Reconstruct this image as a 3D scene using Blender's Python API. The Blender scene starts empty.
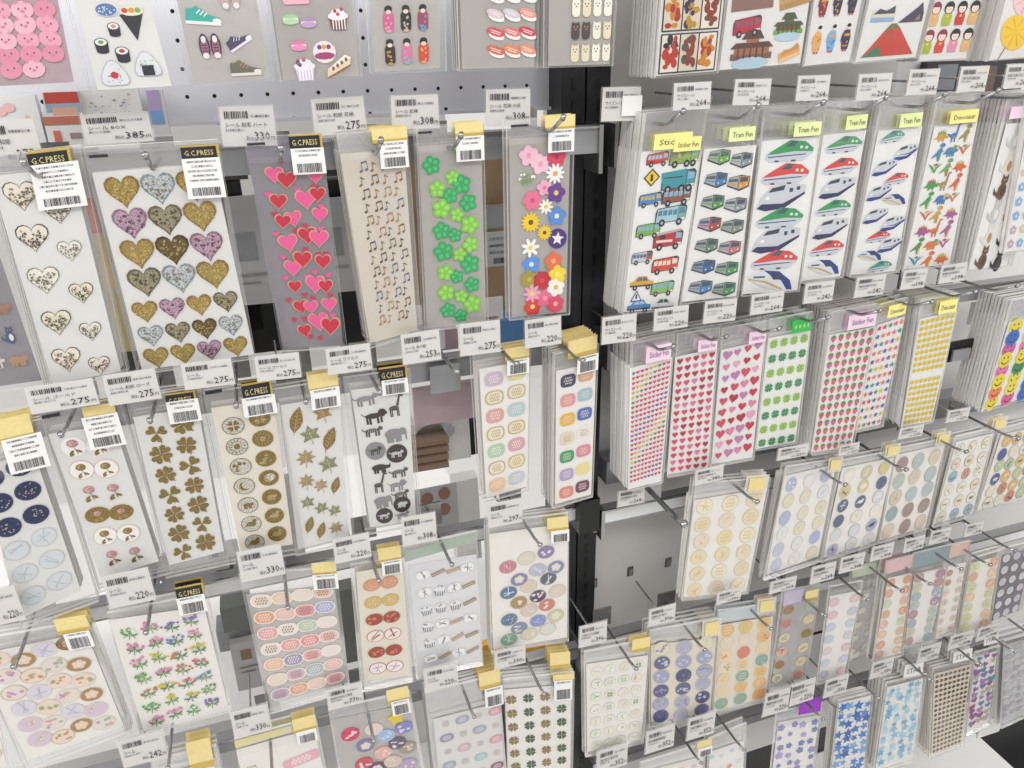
import bpy, math, random
from math import sin, cos, pi, sqrt
from mathutils import Vector, Matrix
random.seed(7)
S = bpy.context.scene
col = S.collection
# ---------------- camera ----------------
F = 771.0
VH = Vector((2538, -384, F)).normalized()            # wall direction seen by the camera
VD = Vector((33, 1766, F)).normalized()              # straight down
VX = (VH - VD * VH.dot(VD)).normalized()
VZ = -VD
VY = VZ.cross(VX)
EYE = Vector((0, 0, 1.5))
def ray(px, py):
    d = Vector((px - 512, py - 384, F))
    return Vector((d.dot(VX), d.dot(VY), d.dot(VZ)))
def at(px, py, Y):                                   # the point seen at a pixel on the vertical plane y = Y
    r = ray(px, py)
    return EYE + r * (Y / r.y)
def atz(px, py, z):
    r = ray(px, py)
    return EYE + r * ((z - EYE.z) / r.z)
cam = bpy.data.cameras.new('camera')
camo = bpy.data.objects.new('camera', cam); col.objects.link(camo)
cam.sensor_fit = 'HORIZONTAL'; cam.sensor_width = 36; cam.lens = F / 1024 * 36
cam.clip_start = 0.02
cx = Vector((VX.x, VY.x, VZ.x)); cy = Vector((VX.y, VY.y, VZ.y)); cz = Vector((VX.z, VY.z, VZ.z))
M3 = Matrix((cx, -cy, -cz)).transposed()
camo.matrix_world = Matrix.Translation(EYE) @ M3.to_4x4()
S.camera = camo
# ---------------- light ----------------
w = bpy.data.worlds.new('world'); S.world = w; w.use_nodes = True
bg = w.node_tree.nodes['Background']
bg.inputs[0].default_value = (1.0, 0.985, 0.965, 1); bg.inputs[1].default_value = 0.78
def area(loc, target, sx, sy, p, c=(1, 1, 1)):
    l = bpy.data.lights.new('ceiling_or_fill_lamp', 'AREA'); l.shape = 'RECTANGLE'; l.size = sx; l.size_y = sy; l.energy = p; l.color = c
    o = bpy.data.objects.new('ceiling_or_fill_lamp', l); col.objects.link(o); o.location = loc
    o.rotation_euler = (Vector(target) - Vector(loc)).to_track_quat('-Z', 'Y').to_euler()
area((-0.3, -0.9, 2.75), (0.2, 0.75, 1.1), 2.6, 0.35, 26)
area((1.9, -0.6, 2.75), (0.9, 0.75, 1.1), 2.2, 0.35, 20)
area((0.3, 1.9, 2.75), (0.2, 1.1, 1.0), 2.6, 0.3, 20)
area((-2.3, -0.2, 2.3), (0.3, 0.65, 1.1), 1.2, 1.0, 22)  # soft fill added to brighten the sides of the stacks, not a ceiling fixture
vs = S.view_settings
vs.view_transform = 'Standard'; vs.look = 'None'; vs.gamma = 1; vs.use_curve_mapping = False; vs.exposure = -0.02
S.cycles.max_bounces = 12; S.cycles.transparent_max_bounces = 48; S.cycles.diffuse_bounces = 3; S.cycles.glossy_bounces = 3
# ---------------- materials ----------------
def lin(h):
    h = h.lstrip('#'); o = []
    for i in (0, 2, 4):
        c = int(h[i:i + 2], 16) / 255
        o.append(c / 12.92 if c <= .04045 else ((c + .055) / 1.055) ** 2.4)
    return (*o, 1.0)
MATS = {}
def mat(name, color='ffffff', rough=.5, metal=0, noise=0, nscale=60, alpha=1, spec=.5):
    if name in MATS: return MATS[name]
    m = bpy.data.materials.new(name); m.use_nodes = True; nt = m.node_tree
    b = nt.nodes['Principled BSDF']
    b.inputs['Roughness'].default_value = rough; b.inputs['Metallic'].default_value = metal
    b.inputs['Specular IOR Level'].default_value = spec; b.inputs['Alpha'].default_value = alpha
    c = lin(color); b.inputs['Base Color'].default_value = c
    if noise:
        tc = nt.nodes.new('ShaderNodeTexCoord'); n = nt.nodes.new('ShaderNodeTexNoise'); n.inputs['Scale'].default_value = nscale
        r = nt.nodes.new('ShaderNodeMix'); r.data_type = 'RGBA'
        r.inputs[6].default_value = tuple(x * (1 - noise) for x in c[:3]) + (1,)
        r.inputs[7].default_value = tuple(min(1, x * (1 + noise)) for x in c[:3]) + (1,)
        nt.links.new(tc.outputs['Object'], n.inputs['Vector']); nt.links.new(n.outputs[0], r.inputs[0]); nt.links.new(r.outputs[2], b.inputs['Base Color'])
    MATS[name] = m; return m
def attr_mat(name, rough, metal, speck):
    m = bpy.data.materials.new(name); m.use_nodes = True; nt = m.node_tree
    b = nt.nodes['Principled BSDF']; b.inputs['Roughness'].default_value = rough; b.inputs['Metallic'].default_value = metal
    a = nt.nodes.new('ShaderNodeAttribute'); a.attribute_name = 'Col'
    if speck:
        tc = nt.nodes.new('ShaderNodeTexCoord'); v = nt.nodes.new('ShaderNodeTexNoise'); v.inputs['Scale'].default_value = 900
        mr = nt.nodes.new('ShaderNodeMapRange'); mr.inputs[1].default_value = .35; mr.inputs[2].default_value = .65
        mr.inputs[3].default_value = .45; mr.inputs[4].default_value = 1.05
        mx = nt.nodes.new('ShaderNodeVectorMath'); mx.operation = 'SCALE'
        nt.links.new(tc.outputs['Object'], v.inputs['Vector']); nt.links.new(v.outputs[0], mr.inputs[0])
        nt.links.new(a.outputs['Color'], mx.inputs[0]); nt.links.new(mr.outputs[0], mx.inputs['Scale'])
        nt.links.new(mx.outputs[0], b.inputs['Base Color'])
    else:
        nt.links.new(a.outputs['Color'], b.inputs['Base Color'])
    MATS[name] = m; return m
attr_mat('ink', .45, 0, 0); attr_mat('foil', .38, .55, .35); attr_mat('gloss', .12, 0, 0)
def film(name, milk, tint='ffffff', gloss=.5):
    m = bpy.data.materials.new(name); m.use_nodes = True; nt = m.node_tree; N = nt.nodes; L = nt.links
    for n in list(N): N.remove(n)
    o = N.new('ShaderNodeOutputMaterial'); t = N.new('ShaderNodeBsdfTransparent'); t.inputs[0].default_value = (.985, .985, .985, 1)
    d = N.new('ShaderNodeBsdfDiffuse'); d.inputs[0].default_value = lin(tint)
    g = N.new('ShaderNodeBsdfGlossy'); g.inputs['Roughness'].default_value = .12; g.inputs[0].default_value = (1, 1, 1, 1)
    lw = N.new('ShaderNodeLayerWeight'); lw.inputs[0].default_value = .35
    mu = N.new('ShaderNodeMath'); mu.operation = 'MULTIPLY'; mu.inputs[1].default_value = gloss
    a = N.new('ShaderNodeMixShader'); a.inputs[0].default_value = milk
    b = N.new('ShaderNodeMixShader')
    L.new(t.outputs[0], a.inputs[1]); L.new(d.outputs[0], a.inputs[2])
    L.new(lw.outputs['Fresnel'], mu.inputs[0]); L.new(mu.outputs[0], b.inputs[0])
    L.new(a.outputs[0], b.inputs[1]); L.new(g.outputs[0], b.inputs[2]); L.new(b.outputs[0], o.inputs[0])
    MATS[name] = m; return m
film('sheer', .012, 'f4f3f1', .4); film('clear', .07, 'f4f3f1', .45); film('hazy', .1, 'ecebe9', .5); film('frost', .1, 'dedcda', .55); film('violet', .12, 'bdb8c8', .5)
film('frost_sheet', .6, 'cbc6c0', .2); film('warm_frost', .66, 'ece4d8', .2); film('gray_sheet', .72, '98959a', .2); film('grey_sheet', .8, 'ebebed', .2); film('clear_sheet', .35, 'e6e4e2', .2); film('edge', .55, 'f2efe9', .2)
mat('paper', 'e0dfdb', .5); mat('paper_lit', 'ebeae7', .5); mat('cream', 'e6dfd0', .5); mat('warm', 'eeebe5', .5)
mat('steel', 'a9a9aa', .22, .9); mat('rail_gray', '9a9b9d', .38, .35, .08, 20); mat('strip_white', 'dcdddd', .4)
mat('black', '0b0b0c', .35); mat('post_black', '1d1d1f', .4); mat('panel', 'e2e2e8', .35, 0, .05, 6); mat('gray_wall', 'dbd9d6', .4, 0, .04, 3); mat('white_wall', 'e2e1df', .4, 0, .02, 3)
mat('label', 'c8c5c1', .4); mat('white', 'e2e1de', .35); mat('gold', 'e2cf90', .35, .15, .1, 300)
mat('goldtag', 'c9ae5a', .3, .45, .1, 300); mat('yellow', 'ece28c', .5); mat('lime', 'dce6a4', .5); mat('pinktag', 'e6cbd9', .5)
mat('greentag', '38b04a', .5); mat('purple', '8f35b5', .5); mat('cardboard', 'a98f6f', .7, 0, .1, 30); mat('wood_slat', '8d7763', .6, 0, .2, 40)
# ---------------- mesh helpers ----------------
class MB:
    def __init__(s): s.v = []; s.f = []; s.m = []; s.c = []; s.ms = []
    def mi(s, m):
        if m not in s.ms: s.ms.append(m)
        return s.ms.index(m)
    def face(s, pts, m='ink', c=(1, 1, 1, 1)):
        n = len(s.v); s.v += [Vector(p) for p in pts]; s.f.append(tuple(range(n, n + len(pts)))); s.m.append(s.mi(m)); s.c.append(c)
    def mesh(s, pts, faces, m, c=(1, 1, 1, 1)):
        n = len(s.v); s.v += [Vector(p) for p in pts]
        for f in faces: s.f.append(tuple(n + i for i in f)); s.m.append(s.mi(m)); s.c.append(c)
    def prism(s, pts, d, m, c=(1, 1, 1, 1)):             # a polygon with a thickness vector d
        d = Vector(d); k = len(pts); a = [Vector(p) for p in pts]; b = [p + d for p in a]
        s.mesh(a + b, [tuple(range(k))[::-1], tuple(range(k, 2 * k))] + [(i, (i + 1) % k, k + (i + 1) % k, k + i) for i in range(k)], m, c)
    def box(s, x0, x1, y0, y1, z0, z1, m, c=(1, 1, 1, 1)):
        s.prism([(x0, y0, z0), (x1, y0, z0), (x1, y0, z1), (x0, y0, z1)], (0, y1 - y0, 0), m, c)
    def tube(s, path, r, m, n=8, c=(1, 1, 1, 1)):
        P = [Vector(p) for p in path]; rings = []
        for i, p in enumerate(P):
            t = ((P[min(i + 1, len(P) - 1)] - P[max(i - 1, 0)])).normalized()
            a = t.cross(Vector((1, .01, .02))).normalized(); b = t.cross(a)
            rings.append([p + (a * cos(2 * pi * k / n) + b * sin(2 * pi * k / n)) * r for k in range(n)])
        vv = [q for R in rings for q in R]; ff = []
        for i in range(len(P) - 1):
            for k in range(n): ff.append((i * n + k, i * n + (k + 1) % n, (i + 1) * n + (k + 1) % n, (i + 1) * n + k))
        ff += [tuple(range(n))[::-1], tuple(range((len(P) - 1) * n, len(P) * n))]
        s.mesh(vv, ff, m, c)
ORG = {}
def build(self, name, parent=None, smooth=False, origin=None):
    # every mesh keeps its vertices relative to its thing's base; sub-parts share that base
    o0 = ORG[parent.name] if parent is not None else Vector(origin or (0, 0, 0))
    me = bpy.data.meshes.new(name)
    me.from_pydata([v - o0 for v in self.v], [], self.f)
    for m in self.ms: me.materials.append(MATS[m])
    me.polygons.foreach_set('material_index', self.m)
    at_ = me.color_attributes.new('Col', 'FLOAT_COLOR', 'CORNER'); buf = []
    for f, c in zip(self.f, self.c): buf += list(c) * len(f)
    at_.data.foreach_set('color', buf)
    if smooth: me.polygons.foreach_set('use_smooth', [True] * len(self.f))
    me.update()
    o = bpy.data.objects.new(name, me); col.objects.link(o)
    if parent is not None: o.parent = parent
    else: o.location = o0
    ORG[o.name] = o0
    return o
MB.build = build
def thing(name, loc, label, cat, group=None):
    o = bpy.data.objects.new(name, None); o.empty_display_size = .01; col.objects.link(o); o.location = loc
    ORG[o.name] = Vector(loc); return tag(o, label, cat, group)
def tag(o, label=None, cat=None, group=None, kind=None):
    if label: o['label'] = label
    if cat: o['category'] = cat
    if group: o['group'] = group
    if kind: o['kind'] = kind
    return o
# ---------------- lettering ----------------
TX = {}
def text_geo(s):
    if s in TX: return TX[s]
    cu = bpy.data.curves.new('t', 'FONT'); cu.body = s; cu.resolution_u = 1; cu.size = 1
    o = bpy.data.objects.new('t', cu); col.objects.link(o)
    dg = bpy.context.evaluated_depsgraph_get(); me = bpy.data.meshes.new_from_object(o.evaluated_get(dg))
    vv = [(v.co.x, v.co.y) for v in me.vertices]; ff = [tuple(p.vertices) for p in me.polygons]
    bpy.data.objects.remove(o); bpy.data.meshes.remove(me)
    if not vv: vv = [(0, 0)]; ff = []
    x0 = min(v[0] for v in vv); x1 = max(v[0] for v in vv); y0 = min(v[1] for v in vv); y1 = max(v[1] for v in vv)
    sx = max(x1 - x0, .01); sy = max(y1 - y0, .01)
    TX[s] = ([((x - x0) / sx, (y - y0) / sy) for x, y in vv], ff, sx / sy); return TX[s]
def put_text(mb, s, fn, u0, v0, u1, v1, m='ink', c=(0, 0, 0, 1)):   # fills the box u0..u1 x v0(top)..v1(bottom) of a quad map
    vv, ff, _ = text_geo(s)
    mb.mesh([fn(u0 + x * (u1 - u0), v1 + y * (v0 - v1)) for x, y in vv], ff, m, c)
def quadmap(q, Y, off=0):
    p = [at(q[i], q[i + 1], Y) for i in (0, 2, 4, 6)]
    def fn(u, v, o=0.0):
        return (p[0] * (1 - u) + p[1] * u) * (1 - v) + (p[3] * (1 - u) + p[2] * u) * v + Vector((0, off - o, 0))
    fn.p = p; fn.asp = ((p[3] - p[0]).length + (p[2] - p[1]).length) / ((p[1] - p[0]).length + (p[2] - p[3]).length)
    return fn
def rectmap(cx_, cy_, w_, h_, Y, su=None, sv=None, rot=0):
    # rectangle lying in the wall direction and upright in the world, unless slopes are given
    if su is None: su = (cy_ - 0.0) / (cx_ - 3050.0)
    if sv is None: sv = (cx_ - 545.0) / (cy_ - 2150.0)
    su += rot; sv -= rot
    q = []
    for a, b in ((-1, -1), (1, -1), (1, 1), (-1, 1)):
        q += [cx_ + a * w_ / 2 + b * h_ / 2 * sv, cy_ + b * h_ / 2 + a * w_ / 2 * su]
    return quadmap(q, Y)
def slab(mb, fn, m, t=.0004, u0=0, v0=0, u1=1, v1=1, o=0, c=(1, 1, 1, 1)):
    mb.prism([fn(u0, v0, o + t), fn(u0, v1, o + t), fn(u1, v1, o + t), fn(u1, v0, o + t)], (0, t, 0), m, c)
K = (.012, .012, .014, 1)
def qface(mb, fn, u0, v0, u1, v1, o, m='ink', c=K):
    mb.face([fn(u0, v0, o), fn(u0, v1, o), fn(u1, v1, o), fn(u1, v0, o)], m, c)
def barcode(mb, fn, u0, v0, u1, v1, o, rng):
    u = u0
    while u < u1:
        a = rng.choice((.006, .01, .016, .022)); qface(mb, fn, u, v0, min(u + a, u1), v1, o); u += a + rng.choice((.008, .012, .018))
def scribble(mb, fn, u0, v, u1, h, o, rng, c=(.22, .22, .23, 1)):
    u = u0
    while u < u1:
        a = rng.uniform(.02, .05); k = rng.random()
        qface(mb, fn, u, v, min(u + a, u1), v + h * (.25 if k < .5 else 1), o, 'ink', c)
        if k < .6: qface(mb, fn, u, v + h * .75, min(u + a, u1), v + h, o, 'ink', c)
        if k > .3: qface(mb, fn, u + a * .4, v, u + a * .4 + .008, v + h, o, 'ink', c)
        u += a + .012
# ---------------- sticker designs: lists of (outline, colour, material), unit size, y up ----------------
def el(x, y, rx, ry=None, n=18, a0=0, a1=2 * pi):
    ry = rx if ry is None else ry
    return [(x + rx * cos(a0 + (a1 - a0) * i / n), y + ry * sin(a0 + (a1 - a0) * i / n)) for i in range(n + (a1 - a0 < 6.2))]
def rr(x, y, w_, h_, r=.3):
    r = min(r, w_, h_); o = []
    for a, b, t in ((1, 1, 0), (-1, 1, 1), (-1, -1, 2), (1, -1, 3)):
        for k in range(4): o.append((x + a * (w_ - r) + r * cos((t + k / 3) * pi / 2), y + b * (h_ - r) + r * sin((t + k / 3) * pi / 2)))
    return o
def qd(x0, y0, x1, y1): return [(x0, y0), (x1, y0), (x1, y1), (x0, y1)]
def hp(s=1, x=0, y=0, n=22):
    o = []
    for i in range(n):
        t = 2 * pi * i / n
        o.append((x + s * (16 * sin(t) ** 3) / 17, y + s * (13 * cos(t) - 5 * cos(2 * t) - 2 * cos(3 * t) - cos(4 * t) + 2.5) / 16))
    return o
def L_(c): return lin(c)
def rot(p, a, x=0, y=0, s=1): return [(x + s * (q[0] * cos(a) - q[1] * sin(a)), y + s * (q[0] * sin(a) + q[1] * cos(a))) for q in p]
def heart(c, rim=None, speck=None, n=26, m='ink', k=.84):
    o = [(hp(1), rim or c, m)]
    if rim: o.append((hp(k), c, m))
    if speck:
        j = 0
        while j < n:
            x, y = random.uniform(-.7, .7), random.uniform(-.65, .6)
            if abs(x) + max(0, -y) * 1.1 < .78 and not (y > .35 and abs(x) < .2):
                r = random.uniform(.05, .1); o.append((el(x, y, r, r, 5), speck, m)); j += 1
    return o
def lace_heart(rim, c, ink):
    o = [(hp(1), rim, 'foil'), (hp(.92), c, 'ink')]
    for k in range(80):
        x, y = random.uniform(-.7, .7), random.uniform(-.6, .55)
        if abs(x) + max(0, -y) * 1.1 > .74 or (y > .3 and abs(x) < .2): continue
        r = random.uniform(.045, .075); o += [(el(x, y, r, r, 6), ink, 'foil')] + ([(el(x + .02, y, r * .45, r * .45, 5), c, 'ink')] if k % 2 else [])
    return o
def star(c, n=5, m='ink', ri=.45):
    return [([((1 if i % 2 == 0 else ri) * cos(pi / 2 + pi * i / n), (1 if i % 2 == 0 else ri) * sin(pi / 2 + pi * i / n)) for i in range(2 * n)], c, m)]
def oval(c, rim=None, motif=None, mc='9a8458', ry=1, m='ink', k=.9):
    o = [(el(0, 0, 1, ry), rim or c, m)]
    if rim: o.append((el(0, 0, k, ry * k), c, m))
    return o + motifs(motif, mc, ry, m)
def chip(c, rim=None, motif=None, mc='9a8458', ry=.8, r=.4):
    o = [(rr(0, 0, 1, ry, r), rim or c, 'ink')]
    if rim: o.append((rr(0, 0, .88, ry * .86, r), c, 'ink'))
    return o + motifs(motif, mc, ry, 'ink')
def motifs(t, mc, ry=1, m='ink'):
    o = []; R = random.uniform
    if t == 'text':
        for y in (.4, 0, -.4):
            x = -.55 + abs(y) * .3
            while x < .5 - abs(y) * .3: o.append((qd(x, y * ry - .1, x + .13, y * ry + .12), mc, m)); x += .24
    elif t == 'dots':
        for k in range(14):
            a, r = R(0, 6.3), R(.1, .75); o.append((el(r * cos(a), r * sin(a) * ry, .07, .07, 5), mc, m))
    elif t == 'flower':
        for k in range(5): o.append((el(.33 * cos(k * 1.257), .33 * sin(k * 1.257) * ry, .25, .25, 8), mc, m))
        o.append((el(0, 0, .14, .14, 8), 'f4e7b0', m))
    elif t == 'buds':
        for k in range(6):
            x, y = R(-.6, .6), R(-.5, .5) * ry; o.append((el(x, y, R(.12, .26), R(.1, .2), 7), random.choice(mc if isinstance(mc, (list, tuple)) else [mc]), m))
    elif t == 'line':
        for k in range(3):
            a = R(0, 3); o.append((rot(qd(-.6, -.05, .6, .05), a, 0, R(-.3, .3) * ry), mc, m))
    elif t == 'curl':
        for k in range(4):
            x, y = R(-.45, .45), R(-.4, .4) * ry; o += [(el(x, y, .2, .16, 9), mc, m)]
            o += [(el(x + .05, y, .12, .09, 8), 'eee8dc', m)]
    elif t == 'clover':
        for k in range(4):
            a = pi / 4 + k * pi / 2; o.append((rot(hp(.3, 0, .32, 12), a - pi / 2 + .0, 0, 0), mc, m))
    elif t == 'beast': o += [(rot(p, 0, 0, 0, .6), mc, m) for p, c, _ in beast('x', random.choice(('cat', 'bear')))]
    elif t == 'rays':
        for k in range(14): o.append((rot(qd(.45, -.03, .8, .03), k * .449), mc, m))
        o.append((el(0, 0, .3, .3, 9), mc, m))
    elif t == 'moon': o += [(el(0, 0, .5, .5, 12), mc, m), (el(.2, .1, .42, .42, 12), 'eee8dc', m)]
    elif t == 'bird': o += [(el(0, 0, .5, .3, 10), mc, m), (el(.35, .35, .22, .2, 8), mc, m), ([(-.4, 0), (-.9, -.35), (-.3, -.2)], mc, m)]
    return o
def flower(c, cc='f4d34a', n=5, m='ink', pr=.42, pw=None, leafc=None):
    o = []
    if leafc: o += [(rot(el(.75, 0, .35, .2, 8), a), leafc, m) for a in (-.6, 3.6)]
    for k in range(n): o.append((rot(el(.56, 0, .44, pw or pr, 9), 2 * pi * k / n + .3), c, m))
    return o + [(el(0, 0, .26, .26, 9), cc, m)]
def clover(c, c2, leaves=4, stem=None, m='ink', s=.56):
    o = []
    if stem: o.append((rot(qd(-.06, -1.25, .06, 0), .45), stem, m))
    for k in range(leaves):
        a = 2 * pi * k / leaves + (pi / 4 if leaves == 4 else pi / 6 * 0 + pi)
        o.append((rot([(x * 1.02, y) for x, y in hp(s, 0, .05 + s * .82, 16)], a - pi / 2 + pi / 2), c, m))
        if c2: o.append((rot(hp(s * .5, 0, .1 + s * .85, 10), a), c2, m))
    return o
def blob_clover(c, c2, n=5):
    return [(rot(el(.52, 0, .46, .4, 10), 2 * pi * k / n + .2), c, 'gloss') for k in range(n)] + [(rot(el(.5, 0, .24, .2, 8), 2 * pi * k / n + .2), c2, 'gloss') for k in range(n)] + [(el(0, 0, .2, .2, 8), c, 'gloss')]
def leaf(c, c2):
    o = [([(0, -1.1), (.35, -.6), (.5, -.1), (.35, .5), (.05, 1.1), (-.3, .6), (-.5, 0), (-.38, -.6)], c, 'foil')]
    for y in (-.7, -.4, -.1, .2, .5): o += [([(0, y), (.34, y + .2), (.34, y + .25), (0, y + .07)], c2, 'foil'), ([(0, y), (-.34, y + .2), (-.34, y + .25), (0, y + .07)], c2, 'foil')]
    return o + [(qd(-.03, -1.3, .03, 1), c2, 'foil')]
def maple(c, c2, n=5):
    p = []
    for k in range(n * 2 + 1):
        a = -pi / 2 + .35 + (2 * pi - .7) * k / (n * 2); r = .95 if k % 2 else .5
        p.append((r * cos(a), r * sin(a)))
    return [(p, c, 'foil'), (qd(-.04, -1.1, .04, .6), c2, 'foil'), (rot(qd(-.03, 0, .03, .7), .9), c2, 'foil'), (rot(qd(-.03, 0, .03, .7), -.9), c2, 'foil')]
def sprig(cs, g='6f9a58', n=7):
    o = [(rot(qd(-.04, -.8, .04, .55), a, 0, -.1), g, 'ink') for a in (-.7, 0, .7)]
    for k in range(n):
        a = random.uniform(.1, pi - .1); r = random.uniform(.35, .85)
        o.append((el(r * cos(a) * 1.1, r * sin(a) - .25, random.uniform(.12, .2), None, 7), random.choice(cs), 'ink'))
    o += [(rot(el(.45, 0, .35, .12, 7), a, 0, -.5), g, 'ink') for a in (.4, 2.7)]
    return o
def rose(c, g):
    return [(rot(qd(-.04, -1.1, .04, 0), .25), g, 'foil'), (rot(el(.5, 0, .38, .16, 8), -.6, 0, -.4), g, 'foil'), (rot(el(.5, 0, .38, .16, 8), 3.9, 0, -.4), g, 'foil'),
            (rot(el(.4, 0, .3, .14, 8), 3.5, 0, -.9), g, 'foil'), (el(0, .35, .62, .5, 12), c, 'foil'), (el(-.1, .4, .36, .3, 9), 'e8d4c8' if c[0] in 'ef' else 'cdb277', 'foil'), (el(.1, .38, .2, .17, 8), c, 'foil')]
def vehicle(c, kind='bus', c2='8fb4cc', c3=None):
    D = '3a3c40'; o = []
    if kind in ('bus', 'fire', 'mixer', 'dump'):
        o = [([(-1, -.42), (.95, -.3), (1, .45), (.85, .6), (-.9, .45), (-1, .2)], D, 'ink'), ([(-.95, -.36), (.42, -.3), (.42, .52), (-.88, .4)], c, 'ink'),
             ([(.45, -.3), (.92, -.25), (.94, .42), (.45, .53)], c3 or c, 'ink'), ([(.5, .08), (.88, .1), (.88, .4), (.5, .45)], c2, 'ink')]
        if kind == 'bus': o += [([(x, .02), (x + .26, .04), (x + .26, .36), (x, .3)], c2, 'ink') for x in (-.85, -.53, -.21, .11)]
        if kind == 'fire': o += [(rot(qd(-.95, -.07, .8, .07), .12, 0, .5), 'b9b4ae', 'ink'), (qd(-.8, -.1, .3, .05), 'e8dcd0', 'ink'), (qd(-.6, .12, -.2, .35), D, 'ink')]
        if kind == 'mixer': o += [(rot(el(0, 0, .6, .38, 12), .25, -.4, .35), '7c8a5c', 'ink'), (rot(qd(-.1, -.36, .08, .36), .25, -.4, .35), 'b8c25a', 'ink')]
        if kind == 'dump': o += [([(-1, -.05), (.35, 0), (.42, .62), (-1.05, .5)], c, 'ink'), (qd(-.9, .2, .2, .26), D, 'ink')]
        o += [(qd(.5, -.28, .92, -.16), 'e6e2d8', 'ink')]
    elif kind == 'car':
        o = [([(-1, -.3), (1, -.3), (1, .05), (.62, .12), (.35, .48), (-.35, .5), (-.68, .12), (-1, .05)], c, 'ink'), ([(-.55, .12), (-.3, .4), (0, .4), (0, .12)], c2, 'ink'), ([(.05, .12), (.05, .4), (.3, .4), (.52, .12)], c2, 'ink'), (qd(-.98, -.3, .98, -.18), D, 'ink')]
    for x in (-.6, .2, .62) if kind in ('dump', 'mixer') else (-.55, .55): o += [(el(x, -.38, .2, .22, 9), '26272a', 'ink'), (el(x, -.38, .09, .1, 6), 'b5b5b5', 'ink')]
    return o
def train(c, body='a9b0a8', st='3d4046'):
    return [([(-1, -.2), (.2, -.62), (1, -.35), (1, .4), (.2, .55), (-.85, .4)], st, 'ink'), ([(-.98, -.1), (.0, -.45), (.0, .48), (-.85, .36)], body, 'ink'),
            ([(.05, -.5), (.92, -.28), (.94, .36), (.05, .48)], c, 'ink'), ([(.14, .0), (.84, .06), (.84, .34), (.14, .4)], '4a5560', 'ink'), ([(-.9, .1), (-.06, .06), (-.06, .3), (-.84, .28)], '56606a', 'ink'),
            ([(-.95, -.02), (-.02, -.2), (-.02, -.1), (-.95, .04)], c, 'ink'), (el(.25, -.25, .07, .06, 6), 'eeeecc', 'ink'), (el(.75, -.16, .07, .06, 6), 'eeeecc', 'ink')]
def bullet(top, body='c9cdd2', st='2b3f86', kind=0):
    if kind == 0:
        return [([(-1, -.28), (-.8, -.42), (.6, -.4), (.98, -.1), (1, .12), (.6, .42), (-.05, .5), (-.7, .1), (-1, -.12)], body, 'ink'),
                ([(-.98, -.1), (-.7, .1), (-.05, .5), (.6, .42), (1, .12), (.98, -.02), (.2, .02), (-.6, -.08)], top, 'ink'), ([(-.25, .22), (.05, .46), (.3, .44), (.15, .22)], '46606a', 'ink'),
                (qd(.4, .12, .52, .24), 'dfe6ea', 'ink'), (qd(.62, .1, .74, .22), 'dfe6ea', 'ink'), ([(-.9, -.18), (.7, -.1), (.7, -.14), (-.9, -.23)], st, 'ink'), ([(-.6, -.42), (-.4, -.42), (-.45, -.34), (-.6, -.34)], '55585c', 'ink'), (qd(.1, -.42, .3, -.34), '55585c', 'ink')]
    if kind == 1:
        return [([(-1, -.5), (-.6, -.62), (.2, -.5), (1, .1), (1, .5), (.2, .6), (-.5, .45), (-.85, .0)], body, 'ink'), ([(-1, -.5), (-.6, -.62), (.2, -.5), (1, .1), (1, .2), (.1, -.3), (-.8, -.3)], st, 'ink'),
                ([(-.6, .2), (-.45, .4), (.1, .52), (.05, .3)], '3a434e', 'ink'), (qd(.3, .2, .45, .38), '3a434e', 'ink'), (qd(.6, .28, .75, .44), '3a434e', 'ink'), (el(-.6, -.05, .1, .08, 7), 'f2f2e8', 'ink'), ([(-.7, -.16), (.2, -.12), (1, .26), (1, .2), (.2, -.2)], top, 'ink')]
    return [([(-1, .3), (-.4, .52), (.3, .45), (.85, 0), (1, -.45), (.5, -.5), (-.3, -.3), (-.95, .05)], body, 'ink'), ([(.3, .45), (.85, 0), (1, -.45), (.75, -.45), (.45, 0), (-.1, .3), (-.4, .52)], st, 'ink'),
            ([(-.1, .3), (.3, .28), (.45, .05), (.1, .05)], '3a434e', 'ink'), ([(-1, .15), (-.2, 0), (.6, -.42), (.5, -.46), (-.3, -.08), (-1, .08)], top, 'ink'), (qd(-.8, .16, -.3, .25), '4c5560', 'ink')]
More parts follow.
